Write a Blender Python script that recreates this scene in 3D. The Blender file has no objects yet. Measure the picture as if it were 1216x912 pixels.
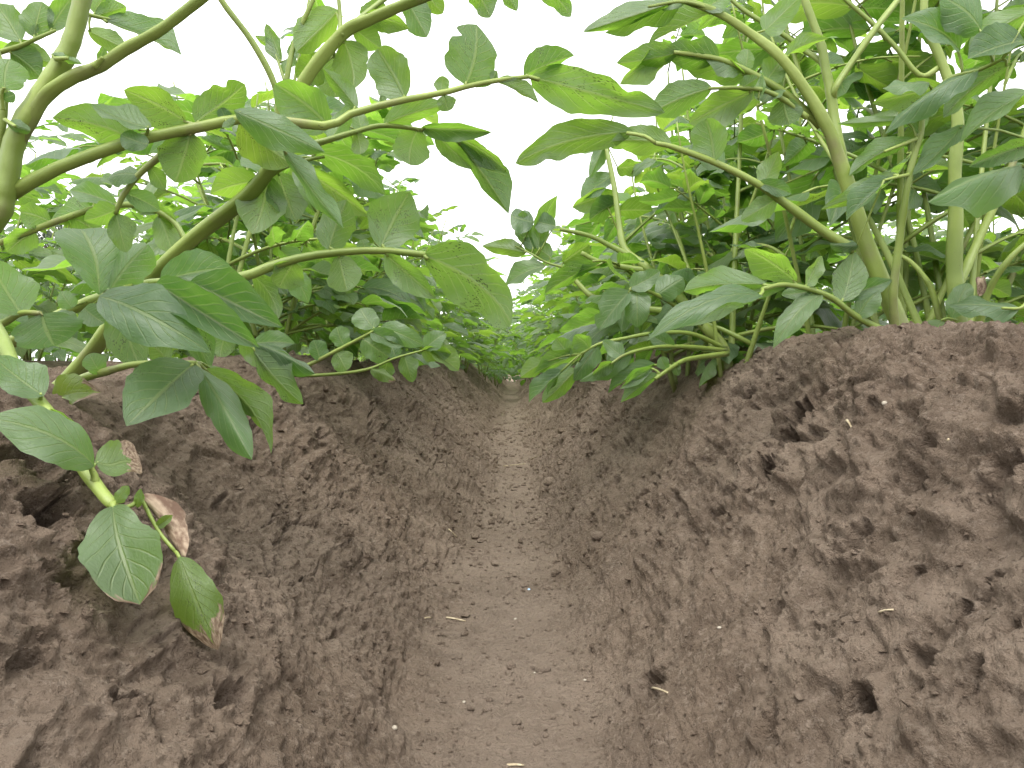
import bpy, math, random
import numpy as np
from mathutils import Vector, Matrix

# ------------------------------------------------------------------ camera, sky, sun, exposure
scene = bpy.context.scene
COL = scene.collection
F_PX = 970.0                      # focal length in pixels of the 1216 x 912 photograph
CAM = np.array([0.0, 0.0, 0.24])
PITCH = math.atan(26.0 / F_PX)    # looking slightly down
cd = bpy.data.cameras.new('camera')
cd.sensor_fit = 'HORIZONTAL'; cd.sensor_width = 36.0; cd.lens = F_PX / 1216.0 * 36.0
cd.clip_start = 0.01; cd.clip_end = 2000.0
cam = bpy.data.objects.new('camera', cd); COL.objects.link(cam)
cam.location = CAM.tolist(); cam.rotation_euler = (math.pi / 2 - PITCH, 0, 0)
scene.camera = cam

SUN_EL, SUN_AZ = math.radians(64), math.radians(190)
world = bpy.data.worlds.new('World'); scene.world = world; world.use_nodes = True
wn, wl = world.node_tree.nodes, world.node_tree.links
bg = wn['Background']; bg.inputs['Strength'].default_value = 0.1
sky = wn.new('ShaderNodeTexSky'); sky.sky_type = 'NISHITA'; sky.sun_disc = False
sky.sun_elevation = SUN_EL; sky.sun_rotation = SUN_AZ
sky.air_density = 1.0; sky.dust_density = 3.0
hsv = wn.new('ShaderNodeHueSaturation'); hsv.inputs['Saturation'].default_value = 0.12
wl.new(sky.outputs[0], hsv.inputs['Color'])
cn = wn.new('ShaderNodeTexNoise'); cn.inputs['Scale'].default_value = 2.2; cn.inputs['Detail'].default_value = 5
cr = wn.new('ShaderNodeMapRange'); cr.inputs[1].default_value = 0.3; cr.inputs[2].default_value = 0.7
cr.inputs[3].default_value = 9.2; cr.inputs[4].default_value = 11.0
wl.new(cn.outputs['Fac'], cr.inputs[0])
cc = wn.new('ShaderNodeCombineColor')
for i in range(3): wl.new(cr.outputs[0], cc.inputs[i])
wm = wn.new('ShaderNodeMix'); wm.data_type = 'RGBA'; wm.inputs[0].default_value = 0.82
wl.new(hsv.outputs[0], wm.inputs[6]); wl.new(cc.outputs[0], wm.inputs[7])
wl.new(wm.outputs[2], bg.inputs['Color'])
sl = bpy.data.lights.new('sun', 'SUN'); sl.energy = 1.5; sl.angle = math.radians(40); sl.color = (1.0, 0.96, 0.9)
so = bpy.data.objects.new('sun', sl); COL.objects.link(so)
so.rotation_euler = (math.pi / 2 - SUN_EL, 0, math.radians(180) - SUN_AZ)

scene.view_settings.view_transform = 'Standard'; scene.view_settings.look = 'None'
scene.view_settings.exposure = 1.45; scene.view_settings.gamma = 1.0
scene.view_settings.use_curve_mapping = False
scene.cycles.use_denoising = True
scene.cycles.max_bounces = 9; scene.cycles.diffuse_bounces = 8; scene.cycles.transmission_bounces = 6; scene.cycles.glossy_bounces = 2
scene.cycles.use_adaptive_sampling = True; scene.cycles.adaptive_threshold = 0.02
scene.cycles.transparent_max_bounces = 8; scene.cycles.caustics_reflective = False; scene.cycles.caustics_refractive = False

FWD = np.array([0, math.cos(PITCH), -math.sin(PITCH)]); UPV = np.array([0, math.sin(PITCH), math.cos(PITCH)])
RGT = np.array([1.0, 0, 0])
def ray(px, py): return FWD + RGT * ((px - 608) / F_PX) + UPV * ((456 - py) / F_PX)
def P(px, py, d): return CAM + ray(px, py) * d
def proj(p):
    v = np.asarray(p) - CAM; d = v @ FWD
    if d < 0.05: return (-9999, -9999, d)
    return (608 + F_PX * (v @ RGT) / d, 456 - F_PX * (v @ UPV) / d, d)

# ------------------------------------------------------------------ noise
def _hash(ix, iy, iz, seed):
    h = (ix.astype(np.int64) * 374761393 + iy.astype(np.int64) * 668265263 + iz.astype(np.int64) * 2147483647 + seed * 1274126177) & 0xffffffff
    h = ((h ^ (h >> 13)) * 1274126177) & 0xffffffff
    h = ((h ^ (h >> 16)) * 2246822519) & 0xffffffff
    return ((h ^ (h >> 15)) & 0xffff) / 65535.0
def vnoise(x, y, z, seed=0):
    ix, iy, iz = np.floor(x), np.floor(y), np.floor(z)
    fx, fy, fz = x - ix, y - iy, z - iz
    fx = fx * fx * fx * (fx * (fx * 6 - 15) + 10); fy = fy * fy * fy * (fy * (fy * 6 - 15) + 10); fz = fz * fz * fz * (fz * (fz * 6 - 15) + 10)
    r = 0
    for dx in (0, 1):
        wx = fx if dx else 1 - fx
        for dy in (0, 1):
            wy = fy if dy else 1 - fy
            for dz in (0, 1):
                wz = fz if dz else 1 - fz
                r = r + _hash(ix + dx, iy + dy, iz + dz, seed) * wx * wy * wz
    return r * 2 - 1
def fbm(x, y, z, seed, octs=4, gain=0.5, lac=2.03):
    a, f, r = 1.0, 1.0, 0
    for o in range(octs):
        r = r + a * vnoise(x * f + o * 7.3, y * f - o * 3.1, z * f + o * 5.7, seed + o); a *= gain; f *= lac
    return r
def worley(x, y, seed):
    ix, iy = np.floor(x), np.floor(y); z0 = np.zeros_like(x)
    f1 = np.full_like(x, 9.0); f2 = np.full_like(x, 9.0); cid = np.zeros_like(x)
    for dx in (-1, 0, 1):
        for dy in (-1, 0, 1):
            cx, cy = ix + dx, iy + dy
            qx = cx + _hash(cx, cy, z0, seed); qy = cy + _hash(cx, cy, z0 + 1, seed)
            d = np.hypot(qx - x, qy - y); h = _hash(cx, cy, z0 + 2, seed)
            m = d < f1
            f2 = np.where(m, f1, np.minimum(f2, d)); cid = np.where(m, h, cid); f1 = np.where(m, d, f1)
    return f1, f2, cid
def sstep(a, b, x):
    t = np.clip((x - a) / (b - a), 0, 1); return t * t * (3 - 2 * t)

# ------------------------------------------------------------------ materials
def mat(name):
    m = bpy.data.materials.new(name); m.use_nodes = True
    n = m.node_tree.nodes; return m, n, m.node_tree.links, n['Principled BSDF'], n['Material Output']
def math_node(n, l, op, a, b=None, c=None, clamp=False):
    k = n.new('ShaderNodeMath'); k.operation = op; k.use_clamp = clamp
    for i, v in enumerate((a, b, c)):
        if v is None: continue
        if isinstance(v, (int, float)): k.inputs[i].default_value = v
        else: l.new(v, k.inputs[i])
    return k.outputs[0]
def smooth(n, l, v, a, b, lo=0.0, hi=1.0):
    k = n.new('ShaderNodeMapRange'); k.interpolation_type = 'SMOOTHSTEP'
    l.new(v, k.inputs[0]); k.inputs[1].default_value = a; k.inputs[2].default_value = b
    k.inputs[3].default_value = lo; k.inputs[4].default_value = hi
    return k.outputs[0]
def mixc(n, l, f, a, b, blend='MIX'):
    k = n.new('ShaderNodeMix'); k.data_type = 'RGBA'; k.blend_type = blend
    for s, v in ((0, f), (6, a), (7, b)):
        if isinstance(v, (int, float)): k.inputs[s].default_value = v
        elif isinstance(v, tuple): k.inputs[s].default_value = v + (1,)
        else: l.new(v, k.inputs[s])
    return k.outputs[2]

def soil_material():
    m, n, l, b, out = mat('soil')
    tc = n.new('ShaderNodeTexCoord')
    def noise(sc, det=6, rough=0.6):
        k = n.new('ShaderNodeTexNoise'); k.inputs['Scale'].default_value = sc; k.inputs['Detail'].default_value = det
        k.inputs['Roughness'].default_value = rough; l.new(tc.outputs['Object'], k.inputs['Vector']); return k.outputs['Fac']
    c = mixc(n, l, smooth(n, l, noise(5), 0.35, 0.65), (0.216, 0.162, 0.119), (0.310, 0.242, 0.185))
    c = mixc(n, l, smooth(n, l, noise(38), 0.42, 0.66, 0, 0.7), c, (0.136, 0.100, 0.073))
    c = mixc(n, l, smooth(n, l, noise(150, 8, 0.78), 0.51, 0.62, 0, 0.75), c, (0.330, 0.265, 0.208))
    c = mixc(n, l, smooth(n, l, noise(280, 8, 0.8), 0.53, 0.62, 0, 0.8), c, (0.098, 0.071, 0.053))
    sx = n.new('ShaderNodeSeparateXYZ'); l.new(tc.outputs['Object'], sx.inputs[0])
    bed = math_node(n, l, 'MULTIPLY_ADD', noise(9, 5), 0.14, math_node(n, l, 'ABSOLUTE', sx.outputs[0]))
    c = mixc(n, l, smooth(n, l, bed, 0.08, 0.17, 0.48, 0), c, (0.350, 0.280, 0.222))
    l.new(c, b.inputs['Base Color']); b.inputs['Roughness'].default_value = 0.95
    b.inputs['Specular IOR Level'].default_value = 0.12
    h = math_node(n, l, 'MULTIPLY_ADD', noise(900, 3, 0.7), 0.25, math_node(n, l, 'MULTIPLY', noise(260, 8, 0.68), 1.0))
    bp = n.new('ShaderNodeBump'); bp.inputs['Strength'].default_value = 1.0; bp.inputs['Distance'].default_value = 0.011
    l.new(h, bp.inputs['Height']); l.new(bp.outputs[0], b.inputs['Normal'])
    return m
SOIL = soil_material()

def leaf_material():
    m, n, l, b, out = mat('potato_leaf')
    uv = n.new('ShaderNodeUVMap'); uv.uv_map = 'UVMap'
    sx = n.new('ShaderNodeSeparateXYZ'); l.new(uv.outputs[0], sx.inputs[0])
    u, t = sx.outputs[0], sx.outputs[1]
    s = math_node(n, l, 'ABSOLUTE', math_node(n, l, 'MULTIPLY_ADD', u, 2.0, -1.0))
    info = n.new('ShaderNodeObjectInfo')
    def attr(name):
        a = n.new('ShaderNodeAttribute'); a.attribute_type = 'OBJECT'; a.attribute_name = name; return a.outputs['Fac']
    spots, dry, yel = attr('spots'), attr('dry'), attr('yellow')
    tc = n.new('ShaderNodeTexCoord')
    off = n.new('ShaderNodeVectorMath'); off.operation = 'ADD'; l.new(uv.outputs[0], off.inputs[0])
    cx = n.new('ShaderNodeCombineXYZ')
    l.new(math_node(n, l, 'MULTIPLY', info.outputs['Random'], 31.0), cx.inputs[0])
    l.new(math_node(n, l, 'MULTIPLY', info.outputs['Random'], 17.0), cx.inputs[1])
    l.new(cx.outputs[0], off.inputs[1]); vec = off.outputs[0]
    def noise(sc, det=4):
        k = n.new('ShaderNodeTexNoise'); k.inputs['Scale'].default_value = sc; k.inputs['Detail'].default_value = det
        l.new(vec, k.inputs['Vector']); return k.outputs['Fac']
    # veins
    mid = smooth(n, l, s, 0.035, 0.085, 1, 0)
    q = math_node(n, l, 'MULTIPLY_ADD', t, 7.5, math_node(n, l, 'MULTIPLY', math_node(n, l, 'POWER', s, 0.85), -2.6))
    fr = math_node(n, l, 'FRACT', q)
    dl = math_node(n, l, 'ABSOLUTE', math_node(n, l, 'SUBTRACT', fr, 0.5))
    lat = smooth(n, l, dl, 0.03, 0.10, 1, 0)
    lat = math_node(n, l, 'MULTIPLY', lat, smooth(n, l, s, 0.45, 0.95, 0.75, 0.1))
    vein = math_node(n, l, 'MAXIMUM', mid, lat, clamp=True)
    # colour
    var = smooth(n, l, info.outputs['Random'], 0, 1)
    g = mixc(n, l, var, (0.066, 0.118, 0.056), (0.112, 0.170, 0.084))
    g = mixc(n, l, smooth(n, l, noise(5), 0.35, 0.7, 0, 0.5), g, (0.130, 0.190, 0.105))
    g = mixc(n, l, math_node(n, l, 'MULTIPLY', vein, 0.38), g, (0.21, 0.27, 0.095))
    g = mixc(n, l, math_node(n, l, 'MULTIPLY', yel, 0.85), g, (0.105, 0.175, 0.022))
    tr = mixc(n, l, var, (0.16, 0.38, 0.024), (0.29, 0.57, 0.048))
    tr = mixc(n, l, smooth(n, l, noise(4), 0.35, 0.7, 0, 0.4), tr, (0.32, 0.55, 0.07))
    tr = mixc(n, l, math_node(n, l, 'MULTIPLY', vein, 0.45), tr, (0.56, 0.70, 0.25))
    tr = mixc(n, l, math_node(n, l, 'MULTIPLY', yel, 0.6), tr, (0.50, 0.55, 0.05))
    # black specks
    vo = n.new('ShaderNodeTexVoronoi'); vo.inputs['Scale'].default_value = 30.0; l.new(vec, vo.inputs['Vector'])
    sp = smooth(n, l, math_node(n, l, 'SUBTRACT', vo.outputs['Distance'], math_node(n, l, 'MULTIPLY_ADD', noise(4, 3), 1.0, -0.33)), 0.0, 0.10, 1, 0)
    sp = math_node(n, l, 'MULTIPLY', math_node(n, l, 'MULTIPLY', sp, smooth(n, l, noise(1.7, 2), 0.42, 0.62)), spots, clamp=True)
    # dry brown edge and tip
    dd = math_node(n, l, 'ADD', math_node(n, l, 'MULTIPLY_ADD', s, 0.22, math_node(n, l, 'MULTIPLY', t, 0.85)), math_node(n, l, 'MULTIPLY_ADD', noise(7), 0.5, -0.25))
    dm = smooth(n, l, math_node(n, l, 'ADD', dd, dry), 1.22, 1.30)
    brown = mixc(n, l, smooth(n, l, noise(14), 0.35, 0.65), (0.13, 0.075, 0.045), (0.40, 0.31, 0.21))
    g = mixc(n, l, sp, g, (0.018, 0.016, 0.010)); tr = mixc(n, l, sp, tr, (0.03, 0.03, 0.01))
    g = mixc(n, l, dm, g, brown); tr = mixc(n, l, dm, tr, (0.16, 0.11, 0.06))
    b.inputs['Roughness'].default_value = 0.42; b.inputs['Specular IOR Level'].default_value = 0.65
    l.new(g, b.inputs['Base Color'])
    # quilted relief
    h = math_node(n, l, 'MULTIPLY_ADD', noise(26, 3), 0.5, math_node(n, l, 'MULTIPLY', vein, -1.0))
    bp = n.new('ShaderNodeBump'); bp.inputs['Strength'].default_value = 0.55; bp.inputs['Distance'].default_value = 0.0012
    l.new(h, bp.inputs['Height']); l.new(bp.outputs[0], b.inputs['Normal'])
    tl = n.new('ShaderNodeBsdfTranslucent'); l.new(tr, tl.inputs['Color']); l.new(bp.outputs[0], tl.inputs['Normal'])
    mx = n.new('ShaderNodeMixShader'); mx.inputs[0].default_value = 0.46
    l.new(b.outputs[0], mx.inputs[1]); l.new(tl.outputs[0], mx.inputs[2]); l.new(mx.outputs[0], out.inputs['Surface'])
    return m
LEAF = leaf_material()

def stem_material(stain):
    m, n, l, b, out = mat('potato_stem')
    tc = n.new('ShaderNodeTexCoord')
    def noise(sc, det=4):
        k = n.new('ShaderNodeTexNoise'); k.inputs['Scale'].default_value = sc; k.inputs['Detail'].default_value = det
        l.new(tc.outputs['Object'], k.inputs['Vector']); return k.outputs['Fac']
    c = mixc(n, l, smooth(n, l, noise(14), 0.3, 0.7), (0.130, 0.185, 0.030), (0.225, 0.290, 0.066))
    c = mixc(n, l, smooth(n, l, noise(22, 5), 0.58, 0.72, 0, 0.55), c, (0.15, 0.115, 0.075))
    c = mixc(n, l, smooth(n, l, noise(420, 3), 0.70, 0.76, 0, 0.7), c, (0.05, 0.04, 0.025))
    sz = n.new('ShaderNodeSeparateXYZ'); l.new(tc.outputs['Object'], sz.inputs[0])
    hz = math_node(n, l, 'MULTIPLY_ADD', noise(30, 5), 0.16, math_node(n, l, 'ADD', sz.outputs[2], -0.08))
    c = mixc(n, l, smooth(n, l, hz, -0.02, 0.05, 0.62 * stain, 0), c, (0.115, 0.085, 0.060))
    l.new(c, b.inputs['Base Color']); b.inputs['Roughness'].default_value = 0.5
    b.inputs['Subsurface Weight'].default_value = 0.12; b.inputs['Subsurface Radius'].default_value = (0.6, 0.9, 0.25)
    b.inputs['Subsurface Scale'].default_value = 0.004
    bp = n.new('ShaderNodeBump'); bp.inputs['Strength'].default_value = 0.3; bp.inputs['Distance'].default_value = 0.001
    l.new(noise(180, 3), bp.inputs['Height']); l.new(bp.outputs[0], b.inputs['Normal'])
    return m
STEM = stem_material(1); RACHIS = stem_material(0)

def plain_material(name, c1, c2, sc=60.0, rough=0.85):
    m, n, l, b, out = mat(name)
    tc = n.new('ShaderNodeTexCoord'); k = n.new('ShaderNodeTexNoise'); k.inputs['Scale'].default_value = sc; k.inputs['Detail'].default_value = 5
    l.new(tc.outputs['Object'], k.inputs['Vector'])
    l.new(mixc(n, l, smooth(n, l, k.outputs['Fac'], 0.35, 0.65), c1, c2), b.inputs['Base Color']); b.inputs['Roughness'].default_value = rough
    bp = n.new('ShaderNodeBump'); bp.inputs['Strength'].default_value = 0.5; bp.inputs['Distance'].default_value = 0.002
    l.new(k.outputs['Fac'], bp.inputs['Height']); l.new(bp.outputs[0], b.inputs['Normal'])
    return m
DRY = plain_material('dry_leaf', (0.11, 0.065, 0.042), (0.34, 0.265, 0.19), 5)
STRAW = plain_material('straw', (0.30, 0.24, 0.15), (0.48, 0.41, 0.28), 200)
PEBBLE = plain_material('pebble', (0.26, 0.23, 0.18), (0.38, 0.34, 0.28), 200)
BLUEGRAIN = plain_material('blue_grain', (0.25, 0.42, 0.60), (0.45, 0.60, 0.75), 200)
BARK = plain_material('bark', (0.07, 0.055, 0.045), (0.15, 0.12, 0.10), 3)
TREELEAF = plain_material('tree_leaf', (0.04, 0.065, 0.04), (0.08, 0.11, 0.06), 0.6)

# ------------------------------------------------------------------ the ground: ridges and furrows
ROW = 0.74
def base_height(u, y):
    k = np.round(u / ROW); a = np.abs(u - k * ROW)                   # distance from the nearest furrow's middle
    side = np.sign(u)
    H = 0.236 + 0.016 * vnoise(y * 1.7 + k * 9, u * 0.0 + side * 3.3, u * 0.0, 5)
    near = np.exp(-((y - 0.85) / 0.75) ** 2)
    c0 = (k == 0)
    H = H + np.where(c0 & (u > 0), 0.012 * near + 0.004, 0.0) - np.where(c0 & (u < 0), 0.016 * np.exp(-((y - 0.6) / 0.3) ** 2), 0.0)
    wob = 0.022 * vnoise(y * 3.1 + side * 11, k * 1.0, u * 0.0, 9) + 0.016 * vnoise(y * 9 + side * 5, u * 3.0, u * 0.0, 10) + 0.009 * vnoise(y * 24 + side * 5, u * 14.0, u * 0.0, 12)
    wob = wob * np.where(c0 & (u > 0), 1 - 0.75 * np.exp(-((y - 1.3) / 0.55) ** 2), 1.0) + np.where(c0 & (u > 0), 0.035 * np.exp(-((y - 1.35) / 0.42) ** 2), 0.0) * sstep(0.03, 0.10, a)
    aa = np.clip(a + wob, 0, None)
    t = np.clip((aa - 0.050) / np.where(c0 & (u < 0), 0.275, 0.240), 0, 1); t = t + 0.10 * t * (1 - t) * np.sin(t * 9.0)
    z = H * (0.72 * t * t * (3 - 2 * t) + 0.28 * (1 - (1 - t) ** 1.6)) + 0.012 * np.clip(aa / 0.09, 0, 1) ** 2 * (1 - t)
    z = z + 0.008 * vnoise(y * 2.3, u * 2.0, u * 0, 4) * (1 - t)
    far = sstep(3.0, 7.0, np.abs(u)) * 1.0
    flat = sstep(30, 60, y)
    m = np.maximum(sstep(7.0, 9.0, np.abs(u)), flat)
    return z * (1 - m) + 0.12 * m
def slope_t(u, y):
    a = np.abs(u - np.round(u / ROW) * ROW); return sstep(0.035, 0.16, a + 0.04 * vnoise(y * 5 + np.sign(u) * 7, u * 9, u * 0 + 2, 13) + 0.03 * vnoise(y * 17 + np.sign(u) * 7, u * 17, u * 0 + 2, 14))
def march(px, py):
    r = ray(px, py); d = np.arange(0.2, 12, 0.002)
    p = CAM[None] + d[:, None] * r[None]
    hit = np.nonzero(p[:, 2] < base_height(p[:, 0], p[:, 1]))[0]
    i = hit[0] if len(hit) else len(d) - 1
    return p[i, 0], p[i, 1]
# holes and cracks seen in the ridge sides: (pixel, radius across, radius along, depth, angle)
HOLES = []
for px, py, ru, ry, dep, ang in [(926, 515, .034, .011, .040, .15), (920, 560, .024, .009, .034, .1), (880, 480, .020, .016, .035, 0), (888, 442, .024, .011, .034, -.2),
        (1145, 714, .006, .006, .022, 0), (1200, 742, .005, .006, .016, 0), (1155, 832, .007, .009, .018, .8), (1028, 838, .011, .014, .026, .1), (915, 862, .011, .016, .022, 0),
        (778, 640, .016, .024, .026, .2), (770, 815, .013, .020, .026, .3), (905, 745, .012, .024, .020, .9), (990, 735, .007, .012, .016, .5), (1085, 790, .010, .012, .014, .3),
        (45, 622, .016, .020, .045, .2), (62, 600, .007, .022, .030, .4), (40, 560, .012, .030, .032, .1), (90, 715, .010, .012, .016, 0), (60, 697, .007, .010, .014, 0), (225, 745, .012, .016, .020, 0),
        (362, 478, .010, .016, .026, .2), (380, 520, .012, .022, .028, .2), (470, 520, .008, .022, .018, 0), (420, 470, .006, .012, .018, 0), (470, 456, .008, .020, .022, 0), (515, 515, .009, .035, .02, 0),
        (300, 505, .012, .02, .02, .2), (735, 575, .010, .020, .020, 0), (700, 545, .012, .030, .020, .2), (860, 605, .008, .022, .018, .5), (845, 655, .008, .014, .020, .2), (965, 470, .008, .02, .012, .4),
        (1100, 560, .012, .02, .016, .6), (1175, 560, .012, .02, .016, .6), (1080, 480, .008, .02, .012, .8), (330, 560, .010, .02, .016, .3), (270, 600, .01, .02, .014, .5), (330, 800, .012, .014, .016, .3),
        (1010, 660, .010, .016, .014, .6), (1060, 690, .008, .012, .010, .3), (30, 790, .012, .014, .012, .4), (150, 860, .010, .014, .014, .2), (250, 850, .014, .012, .016, .1), (430, 800, .012, .014, .010, .4),
        (1000, 400, .010, .012, .012, 0), (640, 500, .012, .06, .018, 0), (690, 590, .008, .02, .016, 0)]:
    hx, hy = march(px, py); HOLES.append((hx, hy, ru, ry, dep, ang))
def displacement(u0, y):
    u = u0 + np.sign(u0) * 1.35 * base_height(u0, y)           # roughly the distance along the surface
    s = slope_t(u0, y); amp = (0.20 + 0.80 * s) * np.where(u0 < 0, 0.72, 0.95); o = u * 0
    fade = 1 - sstep(6, 12, y)
    wx = fbm(u * 11, y * 11, o, 30, 3) * 0.040; wy = fbm(u * 11, y * 11, o + 5, 31, 3) * 0.040
    uw, yw = u + wx, y + wy
    lump = fbm(uw * 8, yw * 6.5, o, 21, 3) * 0.0085
    rid = 0.0075 * (0.55 - np.abs(vnoise(uw * 21 + y * 6, yw * 15, o, 25)) - 0.5 * np.abs(vnoise(uw * 44, yw * 32, o, 26)))
    f1, f2, cid = worley(uw * 15, yw * 12, 41)
    step = (cid - 0.5) * 0.012 * sstep(0.0, 0.16, f2 - f1)
    rough = sstep(-0.35, 0.35, vnoise(u * 6 + 3, y * 4.5, o, 49) + 0.25 * vnoise(u * 19, y * 14, o, 50))
    crackm = sstep(0.045, 0.0, f2 - f1) * sstep(0.25, 0.55, vnoise(u * 7, y * 6, o, 47))
    w2 = fbm(u * 45, y * 45, o, 33, 2) * 0.35
    g1, g2, gid = worley(u * 66 + w2, y * 52 + w2, 43)
    crumb = (np.clip(1 - g1 * 1.25, 0, 1) ** 0.7 * 0.0048 * np.clip(gid * 1.6 - 0.5, 0, 1)) * rough
    k1, k2, kid = worley(u * 150 + w2 * 2, y * 125 + w2 * 2, 44)
    crumb2 = (np.clip(1 - k1 * 1.25, 0, 1) ** 0.7 * 0.0030 * np.clip(kid * 1.7 - 0.5, 0, 1)) * (0.35 + 0.65 * rough)
    b = fbm(uw * 36, yw * 27, o, 51, 4, 0.6) * 0.0034
    streak = fbm(u * 60 + y * 40, y * 26 - u * 20, o, 61, 3) * 0.0016
    fine = fbm(u * 170, y * 140, o, 71, 3, 0.7) * 0.0012
    pn = vnoise(uw * 60, yw * 42, o, 81) + 0.35 * vnoise(u * 140, y * 110, o, 82)
    pit = -0.008 * sstep(0.64, 1.0, pn) * rough
    d = (1.0 * lump + 0.55 * rid + 0.75 * step - 0.012 * crackm + crumb + b + streak + pit) * amp + (fine + crumb2) * (0.8 + 0.2 * s)
    d = d + 0.0015 * (1 - s) * fbm(u * 30, y * 26, o, 91, 4, 0.65) + (1 - s) * 0.0032 * np.clip(1 - g1 * 1.6, 0, 1) ** 0.7 * np.clip(gid * 3 - 2.0, 0, 1)
    for hx, hy, ru, ry, dep, ang in HOLES:
        du, dy = (u0 - hx) * 1.5, y - hy
        m = (np.abs(du) < 0.09) & (np.abs(dy) < 0.12)
        if not m.any(): continue
        uu, yy = du[m], dy[m]
        ca, sa = math.cos(ang), math.sin(ang)
        wq = fbm(u[m] * 38, y[m] * 38, uu * 0, 96, 3) * 0.009; wr = fbm(u[m] * 38, y[m] * 38, uu * 0 + 4, 97, 3) * 0.009
        uu, yy = uu + wq, yy + wr
        a, c = (uu * ca + yy * sa) / (ru * .62), (-uu * sa + yy * ca) / (ry * .62)
        r = np.sqrt(a * a + c * c) + 0.35 * fbm(u[m] * 90, y[m] * 80, uu * 0, 95, 3)
        d[m] -= (1.5 if dep > .027 else .7) * dep * sstep(1.2, 0.45, r) - 0.002 * np.exp(-((r - 1.25) / 0.25) ** 2)
    return d * fade
def surface(u, y):
    u = np.asarray(u, float); y = np.asarray(y, float); e = 0.006
    z = base_height(u, y)
    zu = (base_height(u + e, y) - base_height(u - e, y)) / (2 * e)
    zy = (base_height(u, y + e) - base_height(u, y - e)) / (2 * e)
    nl = np.sqrt(zu * zu + zy * zy + 1); d = np.zeros_like(z); m = (np.abs(u) < 0.9) & (y < 11) & (y > -0.4)
    if m.any(): d[m] = displacement(u[m], y[m]) * (1 - sstep(0.7, 0.88, np.abs(u[m]))) * sstep(-0.38, -0.2, y[m])
    return np.stack([u - zu / nl * d, y - zy / nl * d, z + d / nl], -1)
def ground_at(x, y):
    return float(surface(np.array([x]), np.array([y]))[0, 2])

def mesh_from(name, V, Fq, uv=None, smooth_shade=True):
    V = np.asarray(V, np.float32); Fq = np.asarray(Fq, np.int32)
    me = bpy.data.meshes.new(name); nf, k = Fq.shape
    me.vertices.add(len(V)); me.vertices.foreach_set('co', V.ravel())
    me.loops.add(nf * k); me.loops.foreach_set('vertex_index', Fq.ravel())
    me.polygons.add(nf); me.polygons.foreach_set('loop_start', np.arange(nf, dtype=np.int32) * k)
    if uv is not None:
        ul = me.uv_layers.new(name='UVMap'); ul.data.foreach_set('uv', np.asarray(uv, np.float32)[Fq.ravel()].ravel())
    me.polygons.foreach_set('use_smooth', np.full(nf, smooth_shade))
    me.update(calc_edges=True); me.validate(); return me

def build_ground():
    wall = np.arange(0.05, 0.30, 0.00095); half = np.concatenate([np.arange(0.0008, 0.05, 0.0016), wall, np.arange(0.301, 0.44, 0.0018)]); fine = np.concatenate([-half[::-1], half])
    side, x, st = [], 0.46, 0.0025
    while x < 9: x += st; side.append(x); st = min(st * 1.07, 0.045)
    while x < 700: st *= 1.6; x += st; side.append(x)
    side = np.array(side); U = np.concatenate([-side[::-1], fine, side])
    ys = [-600, -200, -60, -20, -8, -4] + list(np.arange(-3, -0.4, 0.10)) + list(np.arange(-0.4, 0.235, 0.010)); y = 0.24
    while y < 16: ys.append(y); y *= 1.0056 if y < 4.5 else 1.012
    while y < 900: ys.append(y); y *= 1.25
    Y = np.array(ys); UU, YY = np.meshgrid(U, Y)
    V = surface(UU.ravel(), YY.ravel()); nu, ny = len(U), len(Y)
    i = np.arange(ny - 1)[:, None] * nu + np.arange(nu - 1)[None]
    Fq = np.stack([i, i + 1, i + 1 + nu, i + nu], -1).reshape(-1, 4)
    me = mesh_from('ground', V, Fq); me.materials.append(SOIL)
    o = bpy.data.objects.new('ground', me); COL.objects.link(o); o['kind'] = 'structure'
    return o
build_ground()

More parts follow.
